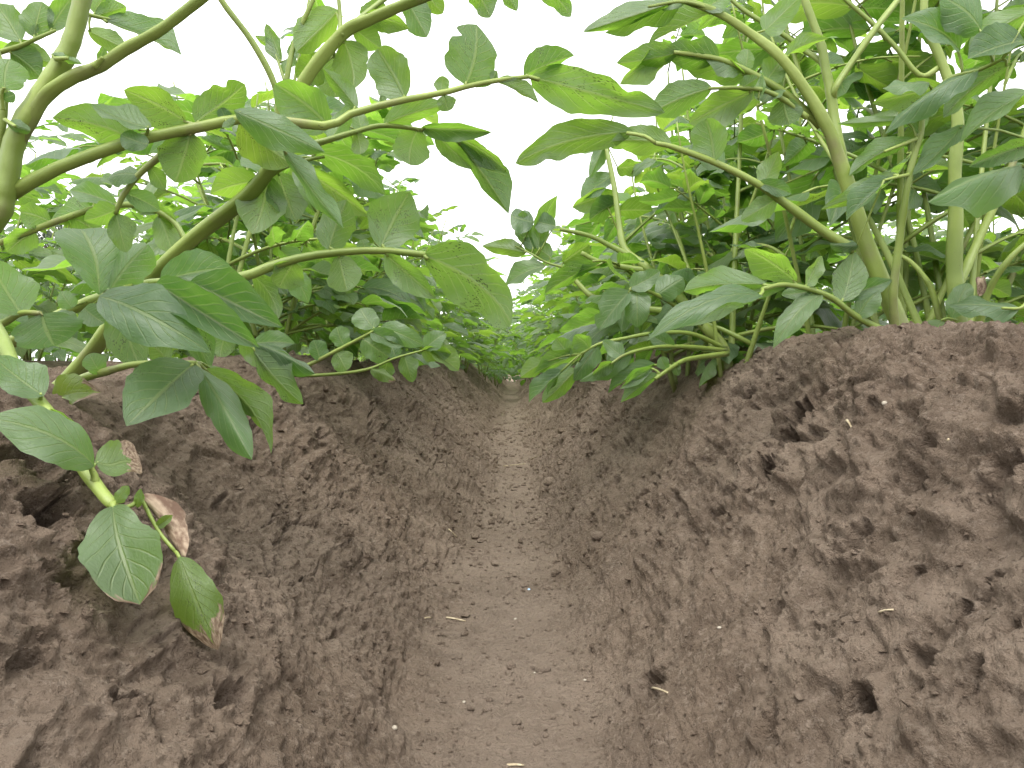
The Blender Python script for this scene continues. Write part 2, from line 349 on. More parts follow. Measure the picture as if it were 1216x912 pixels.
# ------------------------------------------------------------------ shapes of plants
def catmull(pts, n):
    pts = np.asarray(pts, float)
    if len(pts) == 2: t = np.linspace(0, 1, n)[:, None]; return pts[0] * (1 - t) + pts[1] * t
    p = np.vstack([2 * pts[0] - pts[1], pts, 2 * pts[-1] - pts[-2]]); out = []; m = len(pts) - 1
    for k in np.linspace(0, m - 1e-6, n):
        i = int(k); t = k - i; a, b, c, d = p[i:i + 4]
        out.append(0.5 * ((2 * b) + (c - a) * t + (2 * a - 5 * b + 4 * c - d) * t * t + (3 * b - a - 3 * c + d) * t ** 3))
    return np.array(out)
class Tubes:
    def __init__(s): s.V, s.F, s.n = [], [], 0
    def add(s, pts, r0, r1, sides=8, knobs=0.0, seed=0):
        pts = np.asarray(pts, float); n = len(pts)
        T = np.gradient(pts, axis=0); T /= np.linalg.norm(T, axis=1)[:, None] + 1e-12
        ref = np.array([0, 0, 1.0]) if abs(T[0, 2]) < 0.9 else np.array([1.0, 0, 0])
        nrm = np.cross(T[0], ref); nrm /= np.linalg.norm(nrm); rings = []
        for i in range(n):
            nrm = nrm - T[i] * (nrm @ T[i]); nrm /= np.linalg.norm(nrm) + 1e-12
            b = np.cross(T[i], nrm); f = i / max(n - 1, 1); r = r0 + (r1 - r0) * f
            r *= 1 + knobs * math.sin(seed + i * 1.7) + (0.09 * math.exp(-((((i + int(seed * 3)) % 11) - 5) / 1.3) ** 2) if knobs and n > 12 else 0)
            a = np.linspace(0, 2 * np.pi, sides, endpoint=False)
            rr = r * (1 + 0.13 * np.cos(3 * a + 0.3))
            rings.append(pts[i] + np.outer(np.cos(a) * rr, nrm) + np.outer(np.sin(a) * rr, b))
        V = np.vstack(rings + [pts[:1], pts[-1:]]); k0 = s.n
        idx = np.arange(n - 1)[:, None] * sides + np.arange(sides)[None]; nx = np.arange(n - 1)[:, None] * sides + (np.arange(sides)[None] + 1) % sides
        s.F.append(np.stack([idx, nx, nx + sides, idx + sides], -1).reshape(-1, 4) + k0)
        e = n * sides; a = np.arange(0, sides, 2); L = (n - 1) * sides
        s.F.append(np.stack([np.full(len(a), e), (a + 2) % sides, a + 1, a], -1) + k0)
        s.F.append(np.stack([np.full(len(a), e + 1), L + a, L + a + 1, L + (a + 2) % sides], -1) + k0)
        s.V.append(V); s.n += len(V)
    def mesh(s, name, origin, material=STEM):
        me = mesh_from(name, np.vstack(s.V) - np.asarray(origin), np.vstack(s.F)); me.materials.append(material); return me

def leaflet_arrays(kind, bow, fold, wave, seed, nt=22, ns=8, roll=0.0):
    """a leaflet from (0,0,0) to (0,1,0), one unit wide, its upper side towards +z"""
    rng = np.random.RandomState(seed)
    a, b = {'o': (0.62, 0.78), 'r': (0.55, 0.55), 'l': (0.75, 0.95), 'n': (0.58, 0.70), 'b': (0.72, 0.42)}[kind]
    t = np.linspace(0, 1, nt + 1); s = np.linspace(-1, 1, ns + 1)
    w = np.clip(t, 1e-4, 1) ** a * np.clip(1 - t, 0, 1) ** b; w = w / w.max() * 0.5
    w = np.maximum(w, 0.012 * (1 - t))
    TT, SS = np.meshgrid(t, s, indexing='ij')
    lobeL = 1 + 0.13 * np.sin(t * 7 + rng.rand() * 6) * np.sin(np.pi * t); lobeR = 1 + 0.13 * np.sin(t * 7 + rng.rand() * 6) * np.sin(np.pi * t)
    edge = 1 + 0.035 * np.sin(t * 34 + rng.rand() * 6) * np.sin(np.pi * t)
    notch = np.ones_like(t)
    if kind == 'n':
        notch = 1 - 0.45 * np.exp(-((t - 0.72) / 0.07) ** 2)
    W = w[:, None] * np.where(SS < 0, (lobeL * edge)[:, None], (lobeR * notch * edge)[:, None])
    X = SS * W; skew = 0.05 * rng.uniform(-1, 1)
    X = X + (skew * np.sin(np.pi * t))[:, None]
    Yv = TT - 0.05 * np.abs(SS) * np.sin(np.pi * TT) * 0
    Z = bow * 4 * TT * (1 - TT) + fold * np.abs(SS) * W * 2 - abs(bow) * 0.35 * SS ** 2 * np.sin(np.pi * TT)
    q = TT * 7.5 - np.abs(SS) ** 0.85 * 2.6
    Z = Z + 0.010 * (np.abs(np.cos(np.pi * q)) - 0.5) * np.sin(np.pi * TT) * (1 - 0.5 * np.abs(SS)) - 0.016 * np.exp(-(SS / 0.16) ** 2) * np.sin(np.pi * np.clip(TT + 0.05, 0, 1))
    ph = rng.rand(2) * 6
    Z = Z + wave * np.abs(SS) ** 2 * np.where(SS < 0, np.sin(TT * 11 + ph[0]), np.sin(TT * 10 + ph[1])) * np.sin(np.pi * TT)
    if roll:
        R = 0.5 / roll; ang = X / R
        X, Z = np.sin(ang) * R + 0.06 * np.sin(TT * 7), Z * 0.5 + (1 - np.cos(ang)) * R
    V = np.stack([X, Yv, Z], -1).reshape(-1, 3)
    i = np.arange(nt)[:, None] * (ns + 1) + np.arange(ns)[None]
    Fq = np.stack([i, i + 1, i + ns + 2, i + ns + 1], -1).reshape(-1, 4)
    uv = np.stack([(SS + 1) / 2, TT], -1).reshape(-1, 2)
    return V, Fq, uv
LIB = {}
_k = 0
for kind in 'orlnb':
    LIB[kind] = []
    for bow, fold, wave in [(0.06, 0.10, 0.035), (0.12, -0.08, 0.055), (0.03, 0.22, 0.045), (0.17, 0.05, 0.045), (0.09, -0.18, 0.065), (-0.05, 0.10, 0.05), (0.13, 0.16, 0.06), (0.05, -0.10, 0.07)]:
        _k += 1
        me = mesh_from('leaflet', *leaflet_arrays(kind, bow, fold, wave, 100 + _k)); me.materials.append(LEAF); LIB[kind].append(me)
ROLLED = mesh_from('leaflet', *leaflet_arrays('o', 0.20, 0, 0.12, 77, roll=1.7)); ROLLED.materials.append(DRY)
CUPPED = mesh_from('leaflet', *leaflet_arrays('r', 0.10, 0, 0.06, 78, roll=1.1)); CUPPED.materials.append(LEAF)
LOWARR = [leaflet_arrays(k, b_, f_, 0.03, 300 + i, 6, 2) for i, (k, b_, f_) in enumerate([('o', .10, .05), ('o', .15, -.1), ('l', .08, .15), ('l', .14, 0), ('r', .08, .1)])]
MIDARR = [leaflet_arrays(k, b_, f_, 0.03, 320 + i, 10, 4) for i, (k, b_, f_) in enumerate([('o', .10, .05), ('o', .15, -.1), ('l', .08, .15), ('l', .14, 0), ('r', .08, .1), ('o', .05, .2)])]

def basis(axis, normal):
    y = axis / (np.linalg.norm(axis) + 1e-12); z = normal - y * (normal @ y); z = z / (np.linalg.norm(z) + 1e-12); x = np.cross(y, z); return x, y, z
def rot(v, ax, a):
    ax = ax / np.linalg.norm(ax); return v * math.cos(a) + np.cross(ax, v) * math.sin(a) + ax * (ax @ v) * (1 - math.cos(a))
def to_matrix(x, y, z, loc, sx, sy, sz):
    return Matrix(((x[0] * sx, y[0] * sy, z[0] * sz, loc[0]), (x[1] * sx, y[1] * sy, z[1] * sz, loc[1]), (x[2] * sx, y[2] * sy, z[2] * sz, loc[2]), (0, 0, 0, 1)))

def thing(name, label, cat, loc, group=None):
    o = bpy.data.objects.new(name, None); COL.objects.link(o); o.empty_display_size = 0.05
    o.location = [float(v) for v in loc]; o['label'] = label; o['category'] = cat
    if group: o['group'] = group
    return o
def part(name, me, parent, local):
    o = bpy.data.objects.new(name, me); COL.objects.link(o); o.parent = parent; o.location = [float(v) for v in local]; return o

R_ = random.Random(7)
class Plant:
    def __init__(s, label, base, group='potato plants along the furrow'):
        s.base = np.asarray(base, float); s.o = thing('potato_plant', label, 'potato plant', s.base, group); s.leaves = 0
    def stem(s, pts, r0, r1, n=None, sides=10, name='stem', knobs=0.03):
        c = catmull(pts, n or 6 * len(pts)); tb = Tubes(); tb.add(c, r0 * .78, r1 * .78, sides, knobs, R_.random() * 6)
        return part(name, tb.mesh(name, c[0], STEM if c[0][2] - s.base[2] < .04 or s.base[1] < .5 else RACHIS), s.o, c[0] - s.base)
    def leaf(s, pts, r0, r1, leaflets, n=None):
        """pts: rachis points; leaflets: dicts with base, tip, width, normal, kind and looks"""
        c = catmull(pts, n or 5 * len(pts)); tb = Tubes(); tb.add(c, r0, r1, 8, 0.02, R_.random() * 6)
        for L in leaflets:
            j = int(np.argmin(np.linalg.norm(c - L['base'], axis=1))); g = np.linalg.norm(c[j] - L['base'])
            if g > r1 * 0.6:
                ln = np.linalg.norm(np.asarray(L['tip']) - L['base'])
                tb.add(catmull([c[j], (c[j] + L['base']) / 2 + 0.04 * g * np.array([0, 0, 1]), L['base'] + 0.06 * (L['tip'] - L['base'])], 5), min(r1, 0.05 * ln) * 0.95, 0.012 * ln + 0.0003, 6)
        lo = part('leaf', tb.mesh('leaf', c[0], RACHIS), s.o, c[0] - s.base); s.leaves += 1
        for L in leaflets:
            ax = L['tip'] - L['base']; ln = np.linalg.norm(ax); x, y, z = basis(ax, L['normal'])
            me = L.get('mesh') or R_.choice(LIB[L.get('kind', 'o')])
            q = bpy.data.objects.new('leaflet', me); COL.objects.link(q); q.parent = lo
            mir = -1 if R_.random() < 0.0 else 1
            q.matrix_local = to_matrix(x, y, z, L['base'] - c[0], L['width'] * mir, ln, ln)
            q['spots'] = float(L.get('spots', 0.0)); q['dry'] = float(L.get('dry', 0.0)); q['yellow'] = float(L.get('yellow', 0.0))
            if L.get('label'): q['label'] = L['label']
        return lo

# ------------------------------------------------------------------ plants traced from the photograph
def pix(pts): return [P(*p) for p in pts]
def hero_leaf(plant, rachis, r0, r1, specs):
    """rachis: (px, py, depth); specs: (base px, base py, tip px, tip py, width in px, side seen 'u'/'t', options)"""
    pts = pix(rachis); dd = [(p[0], p[1], p[2]) for p in rachis]
    cpx = catmull(np.array(dd, float), 40); out = []
    for sp in specs:
        bx, by, tx, ty, wpx, face = sp[:6]; o = sp[6] if len(sp) > 6 else {}
        j = int(np.argmin(np.hypot(cpx[:, 0] - bx, cpx[:, 1] - by))); db = cpx[j, 2] + o.get('db', 0.0)
        lp = math.hypot(tx - bx, ty - by)
        dt = o['dt'] if 'dt' in o else db + R_.uniform(-0.10, 0.16) * lp / F_PX * db * 2
        B, T = P(bx, by, db), P(tx, ty, dt)
        roll = math.radians(o.get('roll', R_.uniform(-28, 28)))
        mid = (B + T) / 2; n0 = CAM - mid; n0 /= np.linalg.norm(n0); ax = T - B
        n0 = n0 - ax * (n0 @ ax) / (ax @ ax); n0 /= np.linalg.norm(n0)
        if face == 'u': n0 = -n0
        up = np.array([0, 0, 1.0]); up = up - ax * (up @ ax) / (ax @ ax); nr = rot(n0, ax, roll) + o.get('up', 0.55) * up; nr /= np.linalg.norm(nr); fac = max(abs(nr @ n0), 0.45)
        L = dict(base=B, tip=T, width=wpx / F_PX * (db + dt) / 2 / fac * 1.04, normal=nr, kind=o.get('k', 'r' if wpx > 0.78 * lp else ('l' if wpx < 0.42 * lp else 'o')))
        for key in ('spots', 'dry', 'yellow', 'label'):
            if key in o: L[key] = o[key]
        if 'yellow' not in L: L['yellow'] = R_.uniform(.05, .35) if face == 'u' else 0.0
        if 'spots' not in L: L['spots'] = R_.choice([0, 0, 0.3, 0.7]) if face == 'u' else R_.choice([0, 0, 0, 0.3])
        if 'mesh' in o: L['mesh'] = o['mesh']
        out.append(L)
    return plant.leaf(pts, r0, r1, out, n=24)

SP = {'spots': 1.0}; SPX = {'spots': 1.0, 'roll': 10}
# --- left, nearest: thick stems at the frame's upper left
bLA = np.array([-0.385, 0.43, 0.0]); bLA[2] = ground_at(bLA[0], bLA[1]) - 0.012
LA = Plant('tall potato plant with thick forked pale stems at the upper left edge', bLA)
LA.stem([bLA, P(-130, 360, .46), P(-15, 270, .46), P(5, 225, .46), P(18, 165, .46), P(48, 112, .46), P(76, 68, .46), P(92, 22, .46), P(108, -60, .46)], .0085, .0056, 60, 14)
LA.stem([P(18, 172, .462), P(50, 118, .458), P(84, 92, .455), P(118, 78, .455), P(150, 57, .455), P(190, 35, .455), P(236, 0, .455), P(290, -40, .455)], .0052, .0032, 44, 12)
LA.stem([P(-8, 260, .47), P(-4, 190, .465), P(4, 130, .46), P(2, 90, .46), P(-10, 40, .46)], .0038, .003, 24, 10)
hero_leaf(LA, [(2, 236, .465), (60, 203, .465), (130, 176, .47), (180, 162, .475), (240, 150, .48), (290, 140, .485), (345, 145, .495), (392, 149, .505), (419, 134, .51), (482, 118, .52), (526, 110, .53), (560, 101, .54), (600, 94, .55), (628, 91, .555)], .0042, .0014, [
    (160, 167, 62, 140, 44, 'u', SP), (180, 152, 108, 124, 23, 't', {'roll': 30, 'db': -.01}), (176, 172, 143, 160, 24, 't', {'k': 'r', 'db': -.012}), (222, 146, 147, 107, 40, 'u', SP), (232, 146, 291, 100, 46, 'u', {'k': 'n', 'spots': .6}),
    (226, 158, 208, 217, 50, 'u', {'k': 'r', 'spots': .8}), (284, 146, 347, 196, 56, 'u', {'spots': 1, 'yellow': .5, 'dry': .12, 'db': .01}), (278, 131, 386, 181, 38, 't', {'roll': 18, 'db': -.02}), (336, 178, 408, 272, 24, 't', {'roll': 40, 'db': -.008}),
    (392, 152, 326, 100, 54, 'u', {'db': .012, 'spots': 0}), (424, 129, 383, 80, 22, 'u', {}), (481, 117, 448, 58, 47, 'u', {'k': 'r', 'spots': 0}), (553, 101, 566, 29, 66, 'u', {'k': 'n', 'spots': .5}), (523, 109, 526, 90, 18, 'u', {'k': 'r'}), (456, 123, 452, 113, 9, 'u', {'k': 'r'}),
    (622, 90, 682, 66, 26, 'u', {'k': 'o', 'db': .01}), (630, 92, 790, 134, 50, 'u', {'k': 'n', 'roll': -22, 'dt': .60, 'spots': .7}), (588, 96, 640, 123, 15, 'u', {'roll': 20}), (584, 96, 590, 84, 10, 'u', {'k': 'r'}), (527, 113, 532, 132, 22, 'u', {'db': .01}),
    (270, 146, 262, 128, 16, 't', {'k': 'r'}), (118, 181, 128, 172, 10, 't', {'k': 'r'}), (268, 143, 275, 150, 16, 't', {'k': 'r', 'db': -.012})])
hero_leaf(LA, [(345, 178, .53), (383, 168, .535), (420, 157, .545), (458, 149, .56), (515, 157, .58), (542, 166, .59)], .0024, .0011, [
    (455, 148, 532, 124, 26, 'u', {}), (500, 152, 584, 157, 22, 'u', {}), (536, 162, 603, 206, 22, 'u', {'roll': 20}), (516, 158, 561, 201, 22, 'u', {'roll': -15}), (543, 167, 604, 254, 36, 'u', {'roll': 8, 'spots': .5}), (496, 153, 487, 196, 41, 'u', {}),
    (430, 156, 424, 128, 18, 'u', {}), (424, 157, 428, 183, 20, 'u', {'k': 'r'}), (392, 166, 420, 120, 24, 'u', {'db': .03})])
hero_leaf(LA, [(229, 155, .482), (205, 175, .488), (170, 203, .495), (148, 230, .50), (137, 254, .505)], .0026, .0014, [
    (140, 248, 100, 262, 26, 'u', {}), (150, 230, 190, 250, 24, 't', {}), (138, 254, 150, 300, 30, 'u', {'spots': .5}), (165, 208, 128, 212, 20, 't', {}), (178, 198, 196, 226, 18, 'u', {})])
hero_leaf(LA, [(0, 62, .50), (25, 54, .50), (45, 45, .50), (66, 36, .505)], .0017, .001, [
    (25, 50, -6, 4, 36, 'u', {'spots': 0, 'yellow': .2}), (40, 44, 50, 2, 34, 'u', {'spots': 0, 'yellow': .2}), (5, 56, 62, 76, 26, 'u', {'spots': 0}), (60, 36, 88, -6, 24, 'u', {'spots': 0}), (12, 62, 48, 92, 36, 'u', {'spots': 0}), (44, 40, 38, 30, 12, 'u', {'k': 'r'})])
hero_leaf(LA, [(96, 15, .53), (125, 22, .535), (150, 26, .54), (178, 32, .55)], .0015, .0009, [
    (112, 20, 150, 8, 20, 'u', {'spots': 0}), (122, 24, 216, 66, 26, 'u', {'spots': 0, 'roll': 15}), (104, 36, 150, 58, 24, 'u', {'spots': 0}), (112, 16, 130, -12, 24, 'u', {'spots': 0})])
hero_leaf(LA, [(4, 130, .452), (2, 112, .448), (5, 104, .446)], .0012, .0009, [(6, 106, 12, 70, 46, 't', {'k': 'r', 'roll': 0}), (4, 118, 18, 112, 12, 't', {'k': 'r'})])
hero_leaf(LA, [(66, 70, .452), (80, 69, .446)], .0014, .001, [(60, 64, 98, 76, 9, 't', {'roll': 45})])
hero_leaf(LA, [(112, 79, .452), (122, 68, .45)], .002, .001, [(116, 72, 124, 56, 10, 'u', {'k': 'r'})])
hero_leaf(LA, [(6, 142, .452), (18, 150, .447)], .0012, .0009, [(8, 146, 36, 156, 14, 't', {'k': 'r', 'roll': 40})])

# --- left, second: the stem that leans over the furrow
bLB = P(50, 476, .66); bLB = np.array([bLB[0], bLB[1], ground_at(bLB[0], bLB[1]) - 0.01])
LB = Plant('sprawling potato plant leaning over the left ridge with grey-green lower leaves', bLB)
LB.stem([bLB, P(100, 428, .655), P(150, 362, .64), P(222, 288, .62), P(300, 225, .60), P(342, 158, .58), P(358, 101, .57), P(405, 41, .565), P(440, 22, .56), P(492, 0, .555), P(570, -30, .55)], .0090, .0042, 60, 14)
LB.stem([P(322, 196, .585), P(330, 140, .58), P(326, 100, .575), P(300, 50, .57), P(263, 0, .565), P(245, -40, .56)], .0030, .0024, 26, 10)
LB.stem([P(338, 160, .585), P(341, 95, .575), P(352, 45, .575), P(372, 0, .57), P(385, -40, .57)], .0026, .0018, 24, 10)
LB.stem([P(404, 44, .565), P(404, 20, .57), P(402, -5, .57), P(400, -40, .57)], .0022, .0014, 14, 8)
hero_leaf(LB, [(-40, 432, .60), (16, 405, .585), (90, 364, .565), (175, 338, .55), (240, 334, .545), (290, 328, .545), (330, 313, .55), (379, 302, .555), (445, 297, .56), (500, 302, .565), (512, 304, .57)], .0045, .0020, [
    (390, 297, 412, 237, 43, 'u', {'k': 'o', 'spots': .4}), (452, 294, 486, 227, 56, 'u', {'k': 'o', 'spots': .6}), (402, 304, 412, 346, 38, 'u', SP), (457, 302, 518, 355, 32, 'u', SP), (502, 303, 607, 386, 66, 'u', {'roll': 12, 'spots': 1.0, 'dt': .53}), (350, 311, 332, 342, 36, 'u', SP),
    (434, 297, 430, 284, 16, 'u', {'k': 'r'}), (118, 350, 96, 272, 68, 't', {'k': 'b', 'roll': 12, 'db': -.03, 'spots': .4}), (130, 345, 176, 290, 42, 't', {'db': -.025, 'k': 'r'}), (190, 334, 276, 318, 46, 't', {'db': -.015, 'roll': 15, 'dt': .55}), (118, 352, 250, 419, 62, 't', {'db': -.055, 'roll': 14, 'dt': .49}),
    (186, 336, 308, 413, 44, 't', {'db': -.04, 'roll': 22, 'k': 'o', 'dt': .50}), (226, 334, 336, 389, 46, 't', {'db': -.02, 'roll': 14}), (86, 366, 72, 346, 20, 't', {'k': 'r', 'db': -.03}), (62, 376, 92, 384, 18, 't', {'k': 'r', 'db': -.03}), (100, 366, 124, 384, 30, 't', {'db': -.03}),
    (140, 352, 168, 440, 44, 'u', {'spots': 1, 'db': .03}), (190, 350, 250, 440, 40, 'u', {'spots': 1, 'db': .03}), (300, 326, 330, 380, 26, 'u', {'spots': .6, 'db': .02}), (330, 316, 366, 360, 30, 't', {'db': .02})])
hero_leaf(LB, [(-40, 395, .53), (0, 385, .525), (25, 372, .52), (48, 372, .515)], .003, .0015, [
    (26, 374, -14, 308, 54, 't', {'roll': 10}), (50, 373, 65, 411, 72, 't', {'k': 'r', 'roll': 20}), (0, 384, -30, 330, 46, 't', {})])
hero_leaf(LB, [(70, 466, .60), (96, 450, .575), (130, 440, .555), (165, 432, .54), (232, 431, .535)], .0038, .0016, [
    (230, 432, 150, 506, 64, 't', {'roll': 14, 'dt': .485, 'spots': .4}), (236, 436, 299, 546, 42, 't', {'roll': 12, 'dt': .50}), (246, 434, 309, 496, 36, 'u', {'spots': 1, 'db': .02}), (244, 438, 322, 539, 24, 'u', {'spots': .5, 'roll': 38, 'db': .01}), (165, 434, 176, 456, 18, 'u', {}), (120, 444, 106, 420, 24, 't', {}), (200, 431, 178, 408, 26, 'u', SP)])
hero_leaf(LB, [(58, 478, .59), (66, 472, .565), (80, 474, .55)], .0012, .0009, [(62, 475, 120, 466, 36, 't', {'k': 'o', 'yellow': 1, 'dry': .42, 'roll': 5, 'dt': .535, 'label': 'small yellowing leaflet with a brown tip'})])
# leaves hung along the top of this stem
hero_leaf(LB, [(405, 42, .562), (418, 30, .57), (455, 0, .58), (480, -14, .585), (560, -22, .59), (640, -18, .60), (680, -25, .61)], .0022, .0012, [
    (478, -8, 507, 44, 32, 'u', {}), (500, -16, 526, 16, 30, 'u', {}), (560, -20, 582, 21, 32, 'u', {}), (592, -22, 614, 13, 18, 'u', {}), (640, -18, 678, 20, 26, 'u', {}), (452, 0, 440, 34, 30, 'u', {})])
hero_leaf(LB, [(404, 44, .566), (396, 62, .575), (402, 70, .58)], .0015, .001, [
    (408, 48, 418, 107, 44, 'u', {'spots': 0}), (402, 12, 352, 62, 40, 'u', {'spots': 0, 'db': .01}), (384, 78, 352, 92, 36, 'u', {}), (396, 66, 398, 116, 40, 'u', {'db': .02, 'spots': 0}), (420, 34, 453, 58, 26, 'u', {'spots': 0}), (430, 20, 486, 34, 24, 'u', {'spots': 0, 'db': .01})])
hero_leaf(LB, [(338, 96, .58), (330, 72, .585), (322, 55, .59)], .0012, .0007, [
    (334, 74, 316, 28, 18, 'u', {'spots': 0, 'yellow': .2}), (326, 62, 302, 42, 12, 'u', {}), (346, 70, 356, 42, 14, 'u', {}), (336, 88, 350, 60, 12, 't', {})])
hero_leaf(LB, [(300, 224, .60), (335, 200, .60), (365, 190, .605), (385, 186, .61)], .002, .0012, [
    (370, 180, 458, 232, 34, 'u', {'spots': .3}), (345, 192, 438, 256, 40, 'u', {'db': .02}), (318, 208, 300, 278, 50, 'u', {'spots': .5}), (330, 205, 352, 262, 44, 'u', {'db': .01}), (352, 196, 382, 252, 26, 't', {'db': -.01}), (310, 215, 250, 230, 34, 'u', {}), (322, 205, 290, 182, 30, 't', {'roll': 40})])
hero_leaf(LB, [(222, 288, .625), (205, 262, .63), (168, 244, .63), (120, 246, .64), (80, 258, .64), (0, 288, .65)], .002, .0025, [
    (168, 246, 210, 268, 22, 'u', {}), (140, 244, 82, 226, 24, 't', {}), (110, 248, 60, 262, 20, 'u', {}), (190, 252, 140, 226, 26, 'u', {}), (60, 264, 24, 252, 30, 'u', {'spots': .6}), (42, 274, 8, 300, 30, 'u', {}), (84, 258, 120, 280, 30, 'u', {}), (188, 256, 205, 300, 30, 'u', {})])
# hanging shoot in front of the left ridge
hero_leaf(LB, [(-60, 340, .50), (-20, 370, .47), (4, 408, .43), (25, 452, .41), (58, 493, .395), (100, 558, .385), (124, 590, .372), (134, 600, .37)], .0038, .0026, [
    (52, 470, -8, 424, 44, 't', {'roll': 12, 'db': -.006}), (112, 553, -18, 496, 56, 't', {'roll': 10, 'dt': .345, 'db': -.008, 'spots': 0}), (113, 548, 168, 552, 50, 't', {'mesh': CUPPED, 'yellow': .5, 'dry': .62, 'dt': .40, 'label': 'cupped leaflet with a withered brown middle'}),
    (134, 601, 166, 718, 74, 't', {'k': 'b', 'roll': 6, 'dry': .30, 'db': -.004, 'dt': .338, 'up': .3, 'spots': 0, 'yellow': .15, 'label': 'large pale green leaflet with a scorched tip hanging lowest'}), (137, 597, 153, 577, 15, 't', {'k': 'o', 'yellow': .5, 'roll': 0}), (58, 486, 92, 505, 10, 'u', {'k': 'r'})])
hero_leaf(LB, [(132, 598, .38), (146, 603, .384), (160, 598, .388), (166, 590, .392), (188, 630, .390), (208, 655, .386)], .0013, .0008, [
    (163, 588, 219, 662, 34, 'u', {'mesh': ROLLED, 'roll': 10, 'dt': .386, 'label': 'dried brown rolled-up leaflet'}), (213, 661, 259, 772, 48, 't', {'yellow': .75, 'dry': .52, 'spots': .5, 'roll': 14, 'db': -.004, 'dt': .372, 'k': 'o', 'label': 'yellow-green leaflet with a dead brown tip'}), (186, 626, 205, 612, 12, 't', {'yellow': .6, 'k': 'o'}), (163, 603, 167, 580, 10, 't', {'yellow': .5})])

# --- right, nearest: upright forked stem on the crest
bRA = P(1075, 408, .66); bRA = np.array([bRA[0], bRA[1], ground_at(bRA[0], bRA[1]) - 0.012])
RA = Plant('upright potato plant with a thick forked stem on the right ridge crest', bRA)
RA.stem([bRA, P(1070, 392, .66), P(1052, 349, .66), P(1030, 295, .655), P(1010, 232, .65), P(995, 187, .645), P(983, 154, .64), P(958, 110, .635), P(926, 68, .63), P(892, 41, .63), P(853, 16, .625), P(805, -2, .62)], .0098, .0030, 64, 14)
RA.stem([P(1004, 218, .652), P(997, 180, .655), P(990, 140, .66), P(986, 110, .66), P(980, 82, .66), P(974, 52, .66), P(956, 2, .66), P(945, -40, .66)], .0058, .0036, 40, 12)
RA.stem([P(990, 120, .662), P(992, 105, .655), P(1008, 80, .655), P(1041, 33, .65), P(1070, -5, .65), P(1090, -40, .65)], .0036, .0028, 26, 10)
RA.stem([P(986, 105, .66), P(976, 76, .665), P(955, 60, .67), P(925, 38, .67), P(880, 10, .67), P(850, -20, .67)], .0034, .0020, 26, 10)
RA.stem([P(1064, 395, .652), P(1060, 352, .645), P(1066, 300, .64), P(1072, 255, .635), P(1080, 205, .63), P(1093, 157, .63), P(1094, 130, .63)], .0045, .0026, 36, 10)
hero_leaf(RA, [(1012, 296, .64), (979, 276, .63), (935, 244, .62), (900, 219, .61), (853, 195, .60), (800, 175, .59), (778, 170, .585)], .0042, .0015, [
    (752, 156, 612, 194, 40, 'u', {'k': 'n', 'roll': 12, 'dt': .57, 'spots': .3}), (798, 172, 726, 168, 34, 'u', {'roll': 15, 'spots': 0}), (848, 192, 838, 141, 42, 'u', {'k': 'r', 'spots': 0}), (860, 197, 815, 178, 30, 't', {'db': .015, 'roll': 30}), (905, 221, 925, 180, 26, 'u', {}), (872, 203, 868, 192, 8, 'u', {'k': 'r'}), (922, 236, 880, 262, 26, 'u', {}), (900, 217, 940, 230, 18, 't', {})])
hero_leaf(RA, [(974, 150, .645), (941, 118, .64), (908, 96, .63), (864, 74, .62), (832, 66, .615), (800, 62, .61)], .0034, .0014, [
    (806, 62, 732, 75, 31, 'u', {'spots': 0}), (800, 60, 736, 100, 26, 'u', {'spots': 0, 'db': .01}), (854, 68, 788, 60, 36, 'u', {'k': 'o', 'spots': 0}), (886, 90, 805, 68, 31, 'u', {'k': 'o', 'spots': .2}), (862, 72, 770, 54, 16, 'u', {'roll': 35}), (885, 82, 888, 58, 20, 'u', {'k': 'r'}), (910, 96, 930, 70, 30, 'u', {}), (880, 84, 835, 66, 16, 't', {'roll': 40}), (925, 106, 906, 122, 26, 't', {'roll': 40})])
hero_leaf(RA, [(958, 140, .635), (933, 120, .63), (905, 107, .62), (875, 104, .615), (842, 105, .61)], .0024, .0012, [
    (846, 104, 772, 135, 36, 'u', {'roll': 10}), (894, 108, 818, 147, 36, 'u', {'roll': 15}), (878, 105, 900, 92, 16, 'u', {'k': 'r'}), (908, 110, 845, 140, 26, 'u', {'db': .02}), (930, 118, 938, 148, 36, 'u', {'k': 'r', 'spots': 0}), (900, 120, 905, 88, 12, 't', {})])
hero_leaf(RA, [(853, 16, .626), (830, 6, .62), (805, 2, .61), (770, 8, .60)], .0016, .001, [
    (800, 3, 692, 38, 22, 'u', {'spots': 0, 'roll': 20}), (808, 4, 718, 39, 20, 'u', {'spots': 0, 'roll': -20, 'db': .01}), (846, 14, 770, 52, 18, 'u', {'spots': 0}), (835, 10, 870, -10, 26, 't', {}), (815, 3, 782, -14, 30, 't', {})])
hero_leaf(RA, [(892, 41, .632), (902, 38, .63), (908, 36, .63)], .001, .0008, [(907, 37, 952, -6, 32, 'u', {'spots': 0})])
hero_leaf(RA, [(926, 68, .632), (934, 66, .63)], .001, .0008, [(933, 68, 984, 46, 18, 'u', {'roll': 20, 'spots': 0})])
